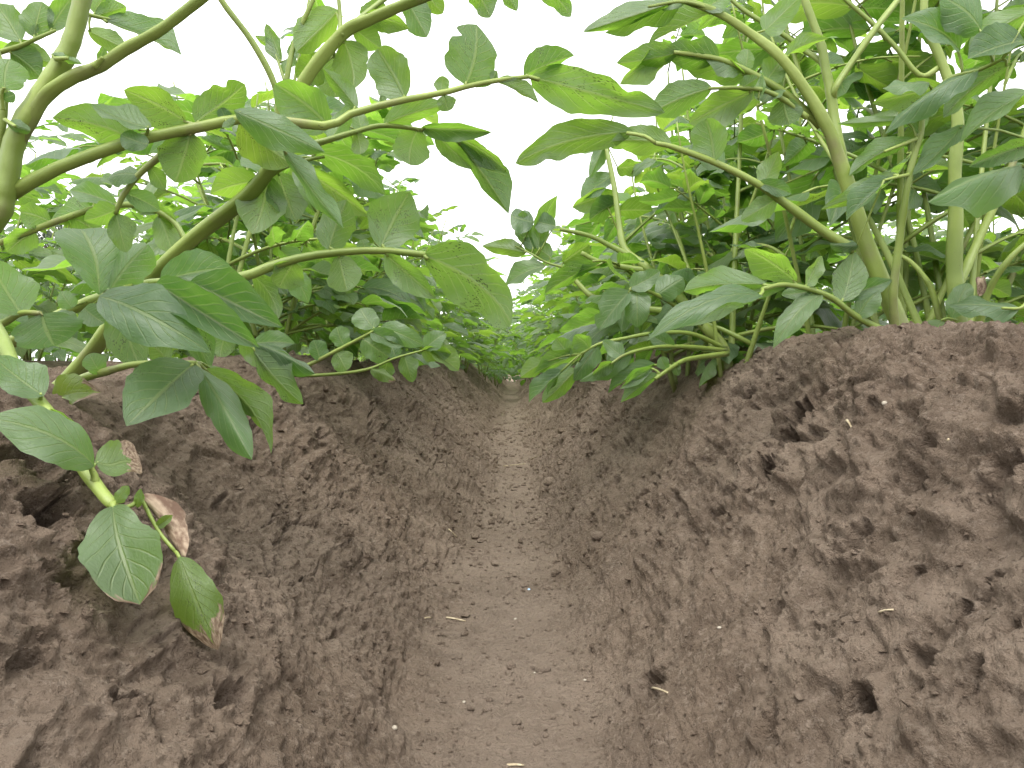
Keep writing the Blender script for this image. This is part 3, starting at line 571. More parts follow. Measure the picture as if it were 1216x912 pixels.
hero_leaf(RA, [(1071, 403, .655), (1020, 378, .64), (982, 351, .62), (935, 338, .60), (905, 343, .59)], .0030, .0014, [
    (912, 338, 812, 346, 30, 'u', {'spots': 1, 'roll': 12, 'dt': .57}), (938, 338, 792, 392, 30, 'u', {'spots': 1, 'roll': 15, 'dt': .56}), (906, 352, 768, 405, 26, 't', {'roll': 20, 'dt': .55, 'db': -.01}), (945, 335, 884, 296, 32, 'u', {'spots': 1}), (1000, 358, 1014, 298, 36, 'u', {'spots': 1, 'k': 'o'}),
    (957, 340, 976, 304, 18, 'u', SP), (976, 350, 918, 414, 27, 't', {'roll': 14, 'dt': .60}), (962, 346, 928, 350, 18, 't', {}), (1018, 376, 1044, 345, 24, 't', {}), (990, 356, 1060, 332, 22, 't', {'db': .02, 'roll': 30})])
hero_leaf(RA, [(1094, 132, .63), (1110, 110, .63), (1130, 92, .625), (1160, 84, .62), (1190, 70, .61)], .0024, .0012, [
    (1121, 102, 1036, 123, 31, 'u', {'spots': .8, 'roll': 15}), (1104, 98, 1048, 105, 16, 't', {'roll': 35, 'db': -.01}), (1162, 84, 1050, 160, 22, 't', {'roll': 25, 'db': -.012}), (1140, 60, 1070, 22, 32, 't', {'roll': 14, 'db': .0}), (1216, 48, 1149, 70, 36, 't', {'roll': 15}), (1165, 36, 1116, -4, 40, 't', {'roll': 10}), (1230, 10, 1150, 60, 30, 'u', {}), (1200, 75, 1120, 140, 30, 'u', {'spots': .8})])
hero_leaf(RA, [(1088, 165, .628), (1070, 172, .62), (1050, 180, .615)], .0016, .0009, [(1086, 165, 1008, 209, 22, 'u', {'spots': .7}), (1080, 142, 994, 147, 13, 'u', {'roll': 30}), (1092, 158, 1100, 120, 26, 'u', {})])
hero_leaf(RA, [(1080, 207, .63), (1066, 210, .62), (1050, 214, .615)], .0014, .0009, [(1066, 206, 975, 249, 20, 'u', {'spots': .9}), (1060, 212, 1005, 262, 22, 't', {'roll': 25}), (1020, 292, 985, 290, 16, 't', {'db': .02})])
# --- right, second stem of the crest, just behind
bRB = P(1143, 394, .72); bRB = np.array([bRB[0], bRB[1], ground_at(bRB[0], bRB[1]) - 0.012])
RB = Plant('potato plant behind the forked stem, its straight stem by the right edge', bRB)
RB.stem([bRB, P(1135, 359, .72), P(1132, 314, .72), P(1134, 250, .72), P(1133, 203, .72), P(1136, 135, .72), P(1118, 75, .72), P(1098, 25, .72), P(1099, -30, .72)], .0100, .0036, 44, 12)
RB.stem([P(1134, 350, .73), P(1160, 290, .74), P(1190, 225, .74), P(1216, 160, .74), P(1240, 90, .74)], .0055, .003, 30, 10)
RB.stem([P(1120, 396, .73), P(1108, 350, .73), P(1098, 330, .73), P(1080, 310, .735), P(1060, 300, .74)], .004, .002, 24, 8)
RB.stem([P(1160, 392, .70), P(1174, 345, .69), P(1196, 310, .68), P(1222, 285, .68)], .0042, .0026, 24, 8)
RB.stem([P(1118, 78, .722), P(1093, 90, .72), P(1065, 58, .72), P(1038, 30, .72), P(1004, 0, .72), P(980, -25, .72)], .0032, .0022, 24, 8)
hero_leaf(RB, [(1222, 350, .66), (1213, 365, .655), (1190, 366, .65)], .0016, .001, [(1211, 366, 1126, 362, 25, 't', {'roll': 25})])
hero_leaf(RB, [(1136, 380, .70), (1125, 378, .69), (1118, 380, .685)], .0012, .0009, [(1119, 381, 1103, 405, 30, 't', {'k': 'r', 'yellow': .4}), (1130, 378, 1150, 336, 26, 't', {'k': 'o'})])
hero_leaf(RB, [(1222, 286, .68), (1230, 230, .66), (1236, 190, .65), (1230, 170, .645)], .002, .0012, [(1218, 196, 1102, 240, 42, 't', {'roll': 15, 'dt': .60}), (1222, 172, 1150, 198, 26, 'u', {'spots': 1}), (1226, 112, 1140, 170, 28, 't', {'roll': 20, 'db': -.02}), (1144, 148, 1084, 208, 24, 't', {'roll': 14, 'db': -.01}), (1228, 200, 1190, 226, 26, 't', {})])
hero_leaf(RB, [(1172, 345, .695), (1168, 338, .69), (1164, 330, .685)], .001, .0008, [(1166, 328, 1164, 352, 17, 't', {'mesh': ROLLED, 'roll': 0, 'label': 'withered brown leaflet'}), (1174, 340, 1200, 352, 22, 'u', {})])

# --- right, third: stem leaning out of the ridge flank
bRC = P(866, 421, .93); bRC = np.array([bRC[0], bRC[1], ground_at(bRC[0], bRC[1]) - 0.012])
RC = Plant('low spreading potato plant on the right ridge flank with leaves trailing into the furrow', bRC)
RC.stem([bRC, P(856, 408, .93), P(832, 384, .93), P(800, 345, .94), P(765, 315, .95), P(742, 296, .96), P(735, 262, .97), P(730, 225, .98), P(722, 185, .99), P(718, 165, 1.0)], .0082, .0028, 44, 12)
RC.stem([P(775, 322, .95), P(745, 318, .95), P(712, 311, .95), P(690, 300, .95)], .0048, .003, 20, 10)
RC.stem([P(752, 306, .955), P(725, 292, .96), P(700, 280, .96), P(665, 272, .96)], .0042, .0026, 20, 10)
RC.stem([P(820, 372, .94), P(760, 366, .95), P(710, 355, .96), P(690, 340, .97), P(672, 318, .98)], .0055, .003, 24, 10)
hero_leaf(RC, [(834, 384, .92), (800, 362, .90), (770, 346, .88), (748, 344, .87)], .0028, .0014, [
    (748, 346, 711, 392, 32, 't', {'k': 'n', 'roll': 10}), (756, 345, 757, 389, 33, 't', {'roll': 5}), (748, 342, 784, 322, 24, 't', {'roll': 10}), (780, 350, 812, 330, 30, 't', {}), (800, 362, 776, 396, 30, 't', {'db': .02}), (744, 346, 738, 396, 18, 't', {'db': .03})])
hero_leaf(RC, [(862, 414, .92), (820, 396, .88), (775, 396, .86), (740, 402, .85), (712, 408, .84), (690, 420, .83)], .0026, .0012, [
    (709, 410, 681, 452, 22, 't', {'roll': 8}), (736, 402, 722, 432, 15, 't', {}), (690, 420, 634, 444, 22, 'u', {'yellow': .2}), (676, 424, 660, 402, 24, 'u', {}), (680, 432, 650, 470, 13, 't', {'roll': 30}), (684, 438, 644, 478, 24, 'u', {'spots': .5, 'db': .03}), (668, 440, 628, 478, 16, 't', {'roll': 20}), (652, 428, 618, 448, 20, 'u', {}), (770, 396, 796, 410, 16, 'u', {}), (700, 414, 682, 398, 22, 'u', {'k': 'o'})])
hero_leaf(RC, [(862, 416, .915), (820, 412, .87), (780, 412, .84), (745, 420, .82), (725, 432, .81)], .0026, .0012, [
    (750, 420, 688, 453, 16, 't', {'roll': 20, 'yellow': .2}), (728, 430, 704, 446, 16, 'u', {}), (800, 412, 770, 396, 20, 't', {}), (740, 424, 716, 404, 18, 't', {})])
hero_leaf(RC, [(864, 420, .90), (832, 424, .86), (812, 428, .83), (795, 438, .81), (778, 450, .80)], .0030, .0018, [
    (778, 432, 722, 467, 13, 't', {'roll': 30, 'db': .02}), (776, 436, 736, 462, 12, 'u', {}), (782, 444, 737, 478, 18, 'u', {'spots': .3}), (800, 430, 806, 446, 12, 'u', {}), (792, 438, 784, 424, 14, 't', {'k': 'r'})])
hero_leaf(RC, [(672, 318, .98), (650, 312, .98), (632, 302, .98), (612, 292, .99)], .0016, .001, [
    (634, 296, 620, 250, 22, 'u', {'k': 'r'}), (640, 298, 662, 232, 22, 'u', {}), (634, 264, 606, 256, 28, 't', {'k': 'r'}), (660, 268, 634, 262, 22, 't', {'k': 'r'}), (625, 300, 572, 292, 20, 'u', {}), (655, 306, 620, 284, 24, 'u', {}), (668, 312, 700, 290, 28, 'u', {}), (648, 316, 600, 340, 22, 't', {})])
hero_leaf(RC, [(718, 165, 1.0), (724, 150, 1.0), (728, 138, 1.0)], .0012, .0008, [(722, 165, 682, 180, 16, 'u', {}), (722, 160, 700, 212, 18, 'u', {}), (728, 208, 690, 236, 24, 't', {'roll': 20}), (733, 230, 680, 246, 26, 'u', {}), (726, 176, 762, 150, 18, 'u', {}), (732, 200, 764, 196, 20, 'u', {}), (736, 240, 700, 262, 26, 'u', {}), (734, 250, 775, 250, 24, 'u', {}), (722, 170, 690, 168, 14, 'u', {})])

# ------------------------------------------------------------------ the other plants
def gen_leaf_spec(rng, L):
    """a compound leaf in its own frame: along +y, upper side +z. Returns rachis points and leaflets (base, tip, width, normal)"""
    dr = rng.uniform(0.12, 0.42)
    t = np.linspace(0, 1, 6); pts = np.stack([0.04 * L * np.sin(t * 3 + rng.random() * 6) * t, L * t * (1 - 0.10 * t), -dr * L * t ** 2.0 + 0.10 * L * t], -1)
    c = catmull(pts, 21); out = []
    def add(k, yaw, ln, w, droop):
        tg = c[min(k + 1, 20)] - c[max(k - 1, 0)]; tg /= np.linalg.norm(tg)
        a = rot(tg, np.array([0, 0, 1.0]), yaw); a = a + np.array([0, 0, -droop]); a /= np.linalg.norm(a)
        nrm = np.array([rng.uniform(-.35, .35), rng.uniform(-.35, .35), 1.0])
        b = c[k] + a * ln * 0.10
        out.append(dict(base=b, tip=b + a * ln, width=ln * w, normal=nrm))
    big = L * rng.uniform(0.36, 0.46)
    for pos, sc in ((0.40, 0.62), (0.62, 0.85), (0.84, 0.95)):
        for sd in (-1, 1):
            add(int(np.clip(pos + rng.uniform(-.035, .035), 0, 1) * 20), sd * rng.uniform(0.75, 1.25), big * sc * rng.uniform(.85, 1.15), rng.uniform(.38, .56), rng.uniform(0, .5))
    add(20, rng.uniform(-.15, .15), big * 1.25, rng.uniform(.40, .52), rng.uniform(.1, .5))
    for pos in (0.5, 0.73):
        add(int(pos * 20), rng.choice([-1, 1]) * 1.3, big * 0.2, 0.85, 0.1)
    return c, out
def gen_plant_spec(rng, H, nstem=4, lean=0.0, leaves=7):
    """stems and leaf frames of a plant standing at the origin"""
    stems, frames = [], []
    a0 = rng.random() * 6.28
    for k in range(nstem):
        az = a0 + k * 6.283 / nstem + rng.uniform(-.5, .5); sp = rng.uniform(0.16, 0.42) * H; h = H * rng.uniform(0.78, 1.05)
        dx, dy = math.cos(az), math.sin(az); r = rng.uniform(.0034, .0052)
        pts = np.array([[dx * .012, dy * .012, -.012], [dx * sp * .35, dy * sp * .35, h * .30], [dx * sp * .75 + lean * .4, dy * sp * .75, h * .65], [dx * sp + lean, dy * sp, h]])
        c = catmull(pts, 25); stems.append((c, r, r * .35)); ph = rng.random() * 6.28
        for j in range(leaves):
            f = 0.14 + 0.86 * j / (leaves - 1); i = int(f * 24); ph += 2.4 + rng.uniform(-.3, .3)
            el = rng.uniform(0.1, 0.55) + 0.35 * f; Ln = rng.uniform(.14, .20) * (1.0 if f < .75 else 0.75) * H / 0.5
            d = np.array([math.cos(ph) * math.cos(el), math.sin(ph) * math.cos(el), math.sin(el)])
            frames.append((c[i], d, Ln, r * (1 - .6 * f) * .62))
    return stems, frames
def frame_axes(d, rng):
    side = np.cross(d, [0, 0, 1.0]); side /= np.linalg.norm(side) + 1e-9
    z = np.cross(side, d); z = rot(z, d, rng.uniform(-.35, .35)); return basis(d, z)
# gaps where the photograph shows open sky: no plant of the rows reaches in there
GAPS = [(560, -50, 745, 232), (585, 225, 625, 325), (150, 12, 325, 92), (415, 45, 560, 105), (225, 40, 300, 95), (555, 225, 600, 290), (745, 95, 790, 128), (745, 130, 770, 175), (640, 250, 670, 262), (500, 195, 560, 245)]
def blocked(p, cors=(0.15, 0.11, 0.03)):
    x, y, d = proj(p)
    if d < 0.62 and -60 < x < 1280 and y < 960: return True
    if any(a < x < c and b < y < e for a, b, c, e in GAPS): return True
    if d < 2.6 and y > 446 + 14 * (x > 700) - 20 * (x < 250): return True
    cor = cors[0] if d < 2.2 else (cors[1] if d < 3.6 else cors[2])
    return abs(p[0]) < cor and d < 5
def near_fill(plant, rng, H, nstem, leaves, clear, top=None, origin=None):
    """full plants near the camera, every leaflet an object; clear(p) drops leaves that would hide the traced ones"""
    org = plant.base if origin is None else origin
    stems, frames = gen_plant_spec(rng, H, nstem, 0.0, leaves)
    keep = []
    for ci, (c, r, r1) in enumerate(stems):
        ok = [not clear(org + q) for q in c[1:]]; n = len(c) if all(ok) else 1 + ok.index(False)
        if n > 8: plant.stem(c[:n:2] + org if n > 8 else c[:n] + org, r, (r1 if n == len(c) else .0011), n=n, sides=8)
        keep.append(n if n > 8 else 0)
    for fi, (o, d, Ln, r) in enumerate(frames):
        si = fi // leaves; f = 0.14 + 0.86 * (fi % leaves) / (leaves - 1)
        if int(f * 24) >= keep[si]: continue
        c, ls = gen_leaf_spec(rng, Ln); x, y, z = frame_axes(d, rng); M = np.stack([x, y, z], 1)
        if any(clear(org + o + M @ q) for q in c[4::4]): continue
        out = []
        for L in ls:
            B, T = org + o + M @ L['base'], org + o + M @ L['tip']
            if clear(T) or clear((B + T) / 2): continue
            out.append(dict(base=B, tip=T, width=L['width'], normal=M @ L['normal'], kind=rng.choice('ooollllln'), spots=rng.choice([0, 0, 0, .5, 1.0]), dry=0.0, yellow=rng.choice([0, 0, 0, .15, .4])))
        if out: plant.leaf(org + o + c[::4] @ M.T, r, r * .5, out, n=10)

def tagged(side, k):
    order = ['third', 'fourth', 'fifth', 'sixth', 'seventh', 'eighth', 'ninth'][k]
    return f'{order} potato plant from the front in the row on the {side} of the furrow'
# foliage of the traced plants that stands behind what was traced
near_fill(LA, random.Random(11), 0.52, 3, 7, lambda p: blocked(p) or p[1] < 0.56 or proj(p)[0] > 330)
near_fill(LB, random.Random(12), 0.50, 4, 7, lambda p: blocked(p) or p[1] < 0.68 or proj(p)[0] > 520)
near_fill(RA, random.Random(13), 0.50, 4, 7, lambda p: blocked(p) or p[1] < 0.69 or proj(p)[0] < 770)
near_fill(RB, random.Random(14), 0.50, 3, 7, lambda p: blocked(p) or p[1] < 0.72 or proj(p)[0] < 900)
near_fill(RA, random.Random(23), 0.52, 4, 8, lambda p: blocked(p) or p[1] < 0.72 or proj(p)[0] < 820, origin=RA.base + [.07, .16, -.004])
near_fill(RB, random.Random(24), 0.55, 4, 8, lambda p: blocked(p) or p[1] < 0.74 or proj(p)[0] < 980, origin=RB.base + [.05, .10, -.004])
near_fill(LA, random.Random(21), 0.52, 4, 8, lambda p: blocked(p) or p[1] < 0.60 or proj(p)[0] > 330, origin=LA.base + [-.02, .16, 0])
near_fill(LB, random.Random(31), 0.46, 5, 10, lambda p: blocked(p) or p[1] < 0.72 or proj(p)[0] > 540, origin=LB.base + [.03, .17, .004])
near_fill(LA, random.Random(33), 0.60, 4, 10, lambda p: blocked(p) or p[1] < 0.62 or proj(p)[0] > 420, origin=LA.base + [.03, .30, 0])
near_fill(RB, random.Random(35), 0.58, 4, 10, lambda p: blocked(p) or p[1] < 0.76 or proj(p)[0] < 860, origin=RB.base + [-.05, .18, -.004])
near_fill(RC, random.Random(15), 0.46, 5, 8, lambda p: blocked(p, (.03, 0, 0)) or p[1] < 0.88)
near_fill(RC, random.Random(16), 0.40, 4, 9, lambda p: blocked(p, (.03, 0, 0)) or p[1] < 0.86, origin=RC.base + [-.03, .10, -.01])
kL = kR = 0
for i, y in enumerate([0.96, 1.24, 1.54, 1.86, 2.18]):
    rng = random.Random(40 + i); x = -0.355 + rng.uniform(-.03, .03)
    pl = Plant(tagged('left', i), (x, y, ground_at(x, y) - .006))
    near_fill(pl, rng, 0.47 if i else 0.44, 7, 9, lambda p: blocked(p, (.12, .06, .03)))
    if i == 0: LC = pl
for i, y in enumerate([1.22, 1.52, 1.84, 2.16]):
    rng = random.Random(60 + i); x = 0.345 + rng.uniform(-.03, .03)
    pl = Plant(tagged('right', i + 1), (x, y, ground_at(x, y) - .006))
    near_fill(pl, rng, 0.48, 6, 9, lambda p: blocked(p, (.06, .06, .03)))

hero_leaf(LB, [(222, 300, .63), (245, 360, .63), (272, 395, .625), (300, 408, .62)], .0024, .0012, [
    (298, 406, 374, 444, 24, 't', {'dt': .60}), (300, 414, 360, 480, 36, 'u', {'spots': 1, 'dt': .60}), (285, 402, 330, 440, 24, 'u', {'spots': 1, 'db': .02}), (270, 392, 262, 424, 26, 'u', SP), (252, 370, 300, 372, 28, 't', {}), (300, 408, 350, 408, 22, 't', {'db': .01}), (240, 352, 214, 384, 26, 'u', SP)])
hero_leaf(LC, [(330, 442, .97), (362, 435, .96), (400, 416, .95), (438, 396, .94), (452, 388, .94)], .0030, .0014, [
    (440, 394, 480, 412, 20, 't', {}), (452, 388, 503, 410, 26, 't', {}), (430, 402, 462, 424, 34, 'u', SP), (444, 390, 428, 366, 30, 't', {}), (410, 412, 400, 388, 24, 't', {}), (400, 418, 412, 440, 26, 'u', SP), (380, 428, 372, 404, 22, 't', {})])
hero_leaf(LC, [(318, 440, .99), (360, 446, 1.0), (430, 440, 1.02), (470, 425, 1.05), (510, 414, 1.08)], .0026, .0012, [
    (510, 414, 545, 440, 24, 't', {'yellow': .4}), (500, 416, 536, 420, 20, 'u', {}), (480, 422, 490, 454, 22, 'u', {'yellow': .3}), (505, 415, 530, 396, 22, 't', {}), (460, 428, 456, 450, 18, 'u', {}), (440, 438, 470, 452, 14, 't', {'yellow': .7, 'dry': .4}), (470, 425, 462, 404, 20, 't', {})])

# mid-distance plants: one mesh per compound leaf, copied
def joined(arrs):
    V, Fq, uv, n = [], [], [], 0
    for v, f, u in arrs: V.append(v); Fq.append(f + n); uv.append(u); n += len(v)
    return np.vstack(V), np.vstack(Fq), np.vstack(uv)
def leaf_arrays(rng, L, lib, rachis=True):
    c, ls = gen_leaf_spec(rng, L); arrs = []
    for q in ls:
        v, f, u = rng.choice(lib); ax = q['tip'] - q['base']; ln = np.linalg.norm(ax); x, y, z = basis(ax, q['normal'])
        arrs.append((q['base'] + v @ np.stack([x * q['width'], y * ln, z * ln]), f, u))
    if rachis:
        tb = Tubes(); tb.add(c[::4], .0022, .0010, 4); v = np.vstack(tb.V); arrs.append((v, np.vstack(tb.F), np.full((len(v), 2), 0.5)))
    return joined(arrs)
LEAFP = []
for i in range(12):
    me = mesh_from('leaf', *leaf_arrays(random.Random(500 + i), 1.0 * .19, MIDARR)); me.materials.append(LEAF); LEAFP.append(me)
def mid_plant(label, base, rng, H, group):
    base = np.asarray(base); pl = Plant(label, base, group)
    stems, frames = gen_plant_spec(rng, H, 5, 0.0, 9)
    for c, r, r1 in stems:
        if not any(blocked(base + q) for q in c[2:]): pl.stem(c[::3] + base, r, r1, n=10, sides=6)
    for o, d, Ln, r in frames:
        x, y, z = frame_axes(d, rng)
        if any(blocked(base + o + d * Ln * f) for f in (.5, .9)): continue
        q = part('leaf', rng.choice(LEAFP), pl.o, (0, 0, 0)); k = Ln / .19
        q.matrix_local = to_matrix(x, y, z, o, k, k, k); q['spots'] = rng.choice([0., 0., .5]); q['dry'] = 0.0; q['yellow'] = rng.choice([0., .15, .35])
rng = random.Random(90)
for side, sx in (('left', -1), ('right', 1)):
    y = 2.5; kk = 0
    ORD = ['eighth', 'ninth', 'tenth', 'eleventh', 'twelfth', 'thirteenth', 'fourteenth', 'fifteenth', 'sixteenth', 'seventeenth']
    while y < 4.8:
        x = sx * (.35 - .10 * sstep(3.4, 4.6, np.float64(y))) + rng.uniform(-.03, .03)
        kk += 1; mid_plant(f'{ORD[kk - 1]} potato plant from the front in the row on the {side} of the furrow', (x, y, ground_at(x, y) - .006), rng, rng.uniform(.42, .50), f'farther plants of the {side} row'); y += rng.uniform(.27, .33)
    y = 1.6
    while y < 3.6:
        x = sx * 1.11 + rng.uniform(-.04, .04)
        mid_plant(f'potato plant in the second row on the {side}, seen through the first', (x, y, ground_at(x, y) - .006), rng, rng.uniform(.44, .54), f'plants of the second {side} row'); y += rng.uniform(.28, .36)
# far plants: stems and foliage each one mesh, four kinds copied
FARP = []
for i in range(5):
    r2 = random.Random(700 + i); stems, frames = gen_plant_spec(r2, .48, 4, 0, 7); tb = Tubes(); arrs = []
    for c, r, r1 in stems: tb.add(c[::6], r, r1, 5)
    for o, d, Ln, r in frames:
        v, f, u = leaf_arrays(r2, Ln, LOWARR); x, y, z = frame_axes(d, r2); arrs.append((o + v @ np.stack([x, y, z]), f, u))
    me = mesh_from('foliage', *joined(arrs)); me.materials.append(LEAF); FARP.append((tb.mesh('stem', (0, 0, 0)), me))
def far_plant(label, x, y, group):
    b = thing('potato_plant', label, 'potato plant', (x, y, ground_at(x, y) - .006), group); b.rotation_euler.z = rng.uniform(0, 6.28); s = rng.uniform(.88, 1.12); b.scale = (s, s, s)
    st, fo = rng.choice(FARP); part('stem', st, b, (0, 0, 0)); q = part('foliage', fo, b, (0, 0, 0)); q['spots'] = 0.0; q['dry'] = 0.0; q['yellow'] = rng.choice([0., .15, .3])
for side, sx in (('left', -1), ('right', 1)):
    for r, y0, y1, nm in ((0, 4.9, 10, 'first'), (1, 3.7, 10, 'second'), (2, 2.6, 10, 'third'), (3, 3.4, 10, 'fourth')):
        y = y0
        while y < y1:
            x = sx * (.37 + r * ROW - ((.16 + .10 * rng.random()) if r == 0 else 0)) + rng.uniform(-.05, .05)
            far_plant(f'small far potato plant in the {nm} row on the {side}', x, y, f'far plants of the {nm} {side} row'); y += rng.uniform(.30, .40) if r else rng.uniform(.34, .46)
# beyond that the crop reads as one mass
arrs = []
r3 = random.Random(900); nlo = len(LOWARR)
for y in np.arange(10.2, 70, 0.42):
    step = ROW * (1 if y < 22 else 2)
    for k in range(-int(min(8, 3 + y * .2)), int(min(8, 3 + y * .2)) + 1):
        x0 = (k + .5) * step; n = 16 if y < 16 else (7 if y < 30 else 4); sc = .08 if y < 16 else (.13 if y < 30 else .24)
        for _ in range(n):
            v, f, u = LOWARR[r3.randrange(nlo)]; p = np.array([x0 + r3.gauss(0, .2 * step / ROW), y + r3.uniform(-.25, .25), .22 + abs(r3.gauss(0.22, .15))])
            a = r3.uniform(0, 6.28); ax = np.array([math.cos(a), math.sin(a), r3.uniform(-.6, .3)]); x_, y_, z_ = basis(ax, np.array([r3.uniform(-.4, .4), r3.uniform(-.4, .4), 1]))
            arrs.append((p + v @ np.stack([x_ * .55, y_, z_]) * sc, f, u))
me = mesh_from('distant_crop', *joined(arrs)); me.materials.append(LEAF)
o = bpy.data.objects.new('distant_crop', me); COL.objects.link(o); o['kind'] = 'stuff'; o['label'] = 'distant mass of potato foliage closing the end of the furrow'; o['category'] = 'potato crop'
for kk in ('spots', 'dry', 'yellow'): o[kk] = 0.0

# ------------------------------------------------------------------ far trees glimpsed through the left row
def tree(label, x, y, h, seed):
    r4 = random.Random(seed); b = thing('tree', label, 'tree', (x, y, .10), 'trees at the field edge')
    tb = Tubes(); tb.add(catmull([(0, 0, 0), (.1, 0, h * .35), (0, .1, h * .8)], 8), .22, .06, 8)
    for k in range(9):
        a = r4.uniform(0, 6.28); z = h * r4.uniform(.35, .7); tb.add(catmull([(0, 0, z), (math.cos(a) * h * .14, math.sin(a) * h * .14, z + h * .08), (math.cos(a) * h * .24, math.sin(a) * h * .24, z + h * .16)], 5), .08, .02, 5)
    part('trunk', tb.mesh('trunk', (0, 0, 0), BARK), b, (0, 0, 0))
    V, Fq, n = [], [], 0
    clumps = [(r4.gauss(0, h * .16), r4.gauss(0, h * .16), h * r4.uniform(.38, .92), h * r4.uniform(.07, .13)) for _ in range(26)]
    for cx_, cy_, cz_, cr_ in clumps:
        for _ in range(110):
            d = np.array([r4.gauss(0, 1) for _ in range(3)]); d /= np.linalg.norm(d); p = np.array([cx_, cy_, cz_]) + d * cr_ * r4.uniform(.6, 1.05)
            s1 = np.array([r4.gauss(0, 1) for _ in range(3)]); s1 -= d * (s1 @ d) * .7; s1 /= np.linalg.norm(s1); s2 = np.cross(d, s1); w = r4.uniform(.10, .22)
            V += [p - s1 * w, p - s2 * w * .5, p + s1 * w, p + s2 * w * .5]; Fq.append((n, n + 1, n + 2, n + 3)); n += 4
    m2 = mesh_from('crown', np.array(V), np.array(Fq)); m2.materials.append(TREELEAF); part('crown', m2, b, (0, 0, 0))
for px, d, h, sd, lb in ((34, 62, 8.6, 1, 'lower grey-green tree at the far field edge, glimpsed at the left'), (72, 60, 10.8, 2, 'taller round tree at the far field edge, glimpsed through the left leaves'), (-30, 66, 10, 3, 'far round tree at the very left of the field edge')):
    p = P(px, 430, d); tree(lb, p[0], p[1], h, sd)

# ------------------------------------------------------------------ bits on the soil
def put(px, py):
    u, y = march(px, py); return surface(np.array([u]), np.array([y]))[0]
def straw(label, p0, p1, r):
    A, B = put(*p0), put(*p1); A = A + [0, 0, r * .7]; B = B + [0, 0, r * .7]; c = catmull([A, (A + B) / 2 + [0, 0, .0004], B], 6)
    tb = Tubes(); tb.add(c, r, r * .7, 6); me = tb.mesh('straw', A, STRAW); o = bpy.data.objects.new('straw', me); COL.objects.link(o); o.location = A.tolist()
    o['label'] = label; o['category'] = 'straw'; o['group'] = 'straw bits on the soil'
straw('pale straw lying across the furrow bed, lower middle', (530, 734), (553, 738), .0009)
straw('short thin straw on the lower bed, left of the long one', (504, 736), (512, 735), .0008)
straw('bleached straw at the left foot of the furrow bed', (530, 632), (541, 641), .0012)
straw('thin long straw across the middle of the far bed', (598, 555), (624, 553), .0013)
straw('pale straw at the right side of the far bed', (630, 546), (644, 541), .0013)
straw('dry straw stuck on the right ridge face under the forked plant', (1118, 541), (1137, 530), .0010)
straw('tiny straw on the upper right ridge face', (1013, 508), (1020, 515), .0008)
straw('short straw beside the notch on the lower right', (774, 818), (788, 820), .0008)
straw('faint reddish straw on the lower right ridge face', (1045, 734), (1066, 731), .0006)
straw('thin straw at the bottom edge of the bed', (602, 910), (622, 908), .0009)
straw('short straw on the far left ridge face', (487, 475), (494, 474), .0010)
def stone(label, px, py, r, m, name='pebble', cat='pebble', group='pebbles and grains on the soil', seed=0, sq=.7):
    rs = np.random.RandomState(seed); p = put(px, py); nu, nv = 12, 8; V = []
    for j in range(nv + 1):
        for i in range(nu):
            th, ph = math.pi * j / nv, 2 * math.pi * i / nu; V.append((math.sin(th) * math.cos(ph), math.sin(th) * math.sin(ph), math.cos(th) * sq))
    V = np.array(V); o3 = rs.rand(3) * 50
    V = V * (1 + .22 * fbm(V[:, 0] * 1.3 + o3[0], V[:, 1] * 1.3 + o3[1], V[:, 2] * 1.3 + o3[2], seed, 3))[:, None] * r * np.array([1, rs.uniform(.7, 1.1), 1])
    i = np.arange(nv)[:, None] * nu + np.arange(nu)[None]; k = np.arange(nv)[:, None] * nu + (np.arange(nu)[None] + 1) % nu
    me = mesh_from(name, V, np.stack([i, i + nu, k + nu, k], -1).reshape(-1, 4)); me.materials.append(m)
    o = bpy.data.objects.new(name, me); COL.objects.link(o); o.location = (p + [0, 0, r * sq * .35]).tolist(); o['label'] = label; o['category'] = cat; o['group'] = group
stone('white oblong pebble near the lower left of the bed', 463, 873, .0016, PEBBLE, seed=1, sq=1.1)
stone('tiny pale seed in the middle of the lower bed', 635, 805, .0011, PEBBLE, seed=2)
stone('small buff pebble on the lower bed, left of the middle', 551, 834, .0013, PEBBLE, seed=3)
stone('pale grain on the right side of the lower bed', 694, 808, .0014, PEBBLE, seed=4)
stone('buff flat pebble on the bed below the straw', 612, 736, .0018, PEBBLE, seed=5)
stone('pale pebble on the right ridge face, upper part', 1067, 496, .0016, PEBBLE, seed=6)
stone('white grain low on the right ridge face', 856, 748, .0013, PEBBLE, seed=7)
stone('blue fertiliser grain in the middle of the furrow bed', 628, 700, .0016, BLUEGRAIN, 'grain', 'grain', seed=8)
stone('pale blue grain on the far left ridge face', 447, 476, .0016, BLUEGRAIN, 'grain', 'grain', seed=9)
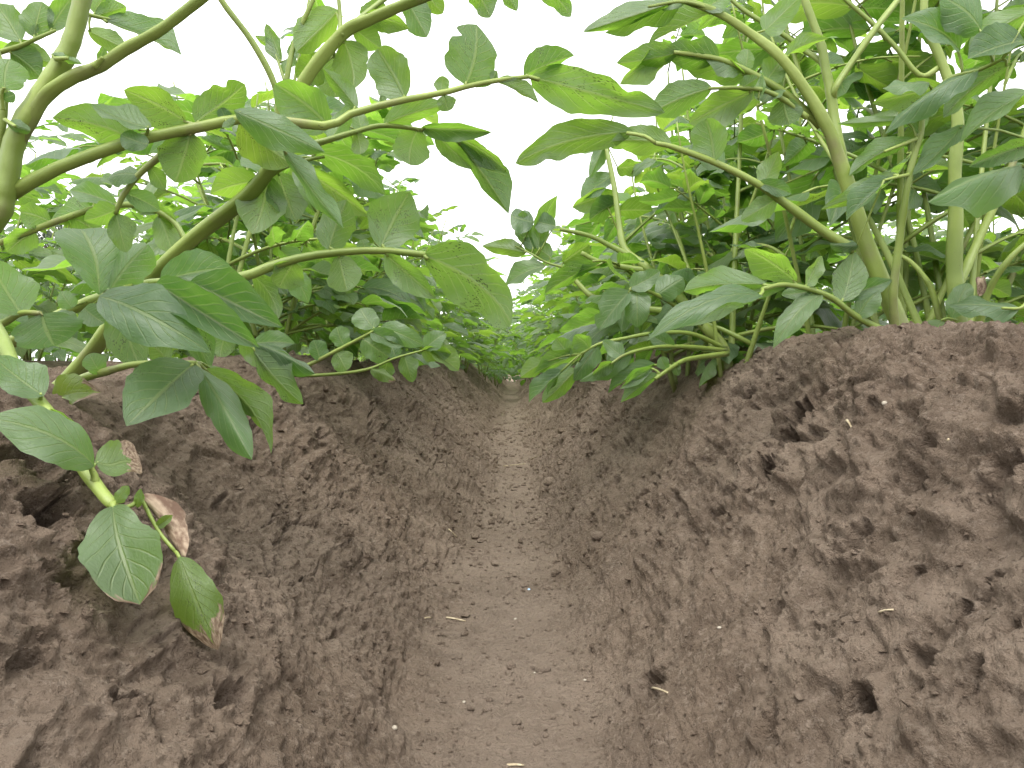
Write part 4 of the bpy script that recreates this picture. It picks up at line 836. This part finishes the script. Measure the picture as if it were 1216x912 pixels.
for i, (px, py, r, lb) in enumerate([(591, 510, .016, 'dark flat clod lying in the far furrow bed'), (578, 516, .008, 'small clod left of the dark flat clod'), (566, 546, .009, 'clod at the left foot of the far bed'), (608, 543, .007, 'little clod in the middle of the far bed'),
        (636, 514, .008, 'clod at the right foot of the far bed'), (578, 845, .0035, 'dark crumb in the lower left bed'), (645, 800, .006, 'soil clod in the lower middle of the bed'), (712, 640, .008, 'crumbly clod at the right foot of the ridge'),
        (655, 575, .014, 'knobbly clod jutting from the right ridge foot'), (1012, 404, .022, 'dark clod on the right crest, left of the forked stem'), (1150, 388, .020, 'dark clod on the right crest, right of the forked stem'), (1048, 398, .012, 'dark clod right beside the forked stem base')]):
    stone(lb, px, py, r, SOIL, 'soil_clod', 'soil clod', 'loose clods on the soil', 20 + i, .6)

# crumbs of soil too many to count
def crumbs():
    g = (1 + 5 ** .5) / 2
    iv = np.array([(-1, g, 0), (1, g, 0), (-1, -g, 0), (1, -g, 0), (0, -1, g), (0, 1, g), (0, -1, -g), (0, 1, -g), (g, 0, -1), (g, 0, 1), (-g, 0, -1), (-g, 0, 1)]) / math.hypot(1, g)
    it = np.array([(0, 11, 5), (0, 5, 1), (0, 1, 7), (0, 7, 10), (0, 10, 11), (1, 5, 9), (5, 11, 4), (11, 10, 2), (10, 7, 6), (7, 1, 8), (3, 9, 4), (3, 4, 2), (3, 2, 6), (3, 6, 8), (3, 8, 9), (4, 9, 5), (2, 4, 11), (6, 2, 10), (8, 6, 7), (9, 8, 1)])
    rs = np.random.RandomState(5); n = 9000
    y = 0.30 * np.exp(rs.rand(n) * math.log(4.2 / 0.30)); u = np.where(rs.rand(n) < .25, rs.normal(0, .055, n), np.where(rs.rand(n) < .5, -1, 1) * rs.uniform(.03, .34, n))
    c = surface(u, y); r = np.clip(np.exp(rs.normal(math.log(.0012), .55, n)), .0005, .0055) * np.clip(y / .7, .75, 2.0)
    k = 1 + rs.uniform(-.35, .35, (n, 12)); sc = rs.uniform(.7, 1.3, (n, 1, 3)) * np.array([1, 1, .75])
    V = iv[None] * k[:, :, None] * sc * r[:, None, None] + (c + np.stack([0 * r, 0 * r, r * .25], -1))[:, None]
    Fq = (it[None] + (np.arange(n) * 12)[:, None, None]).reshape(-1, 3)
    me = mesh_from('soil_crumbs', V.reshape(-1, 3), Fq, smooth_shade=False); me.materials.append(SOIL)
    o = bpy.data.objects.new('soil_crumbs', me); COL.objects.link(o); o['kind'] = 'stuff'; o['label'] = 'fine loose soil crumbs strewn over the furrow and banks'; o['category'] = 'soil crumbs'
crumbs()
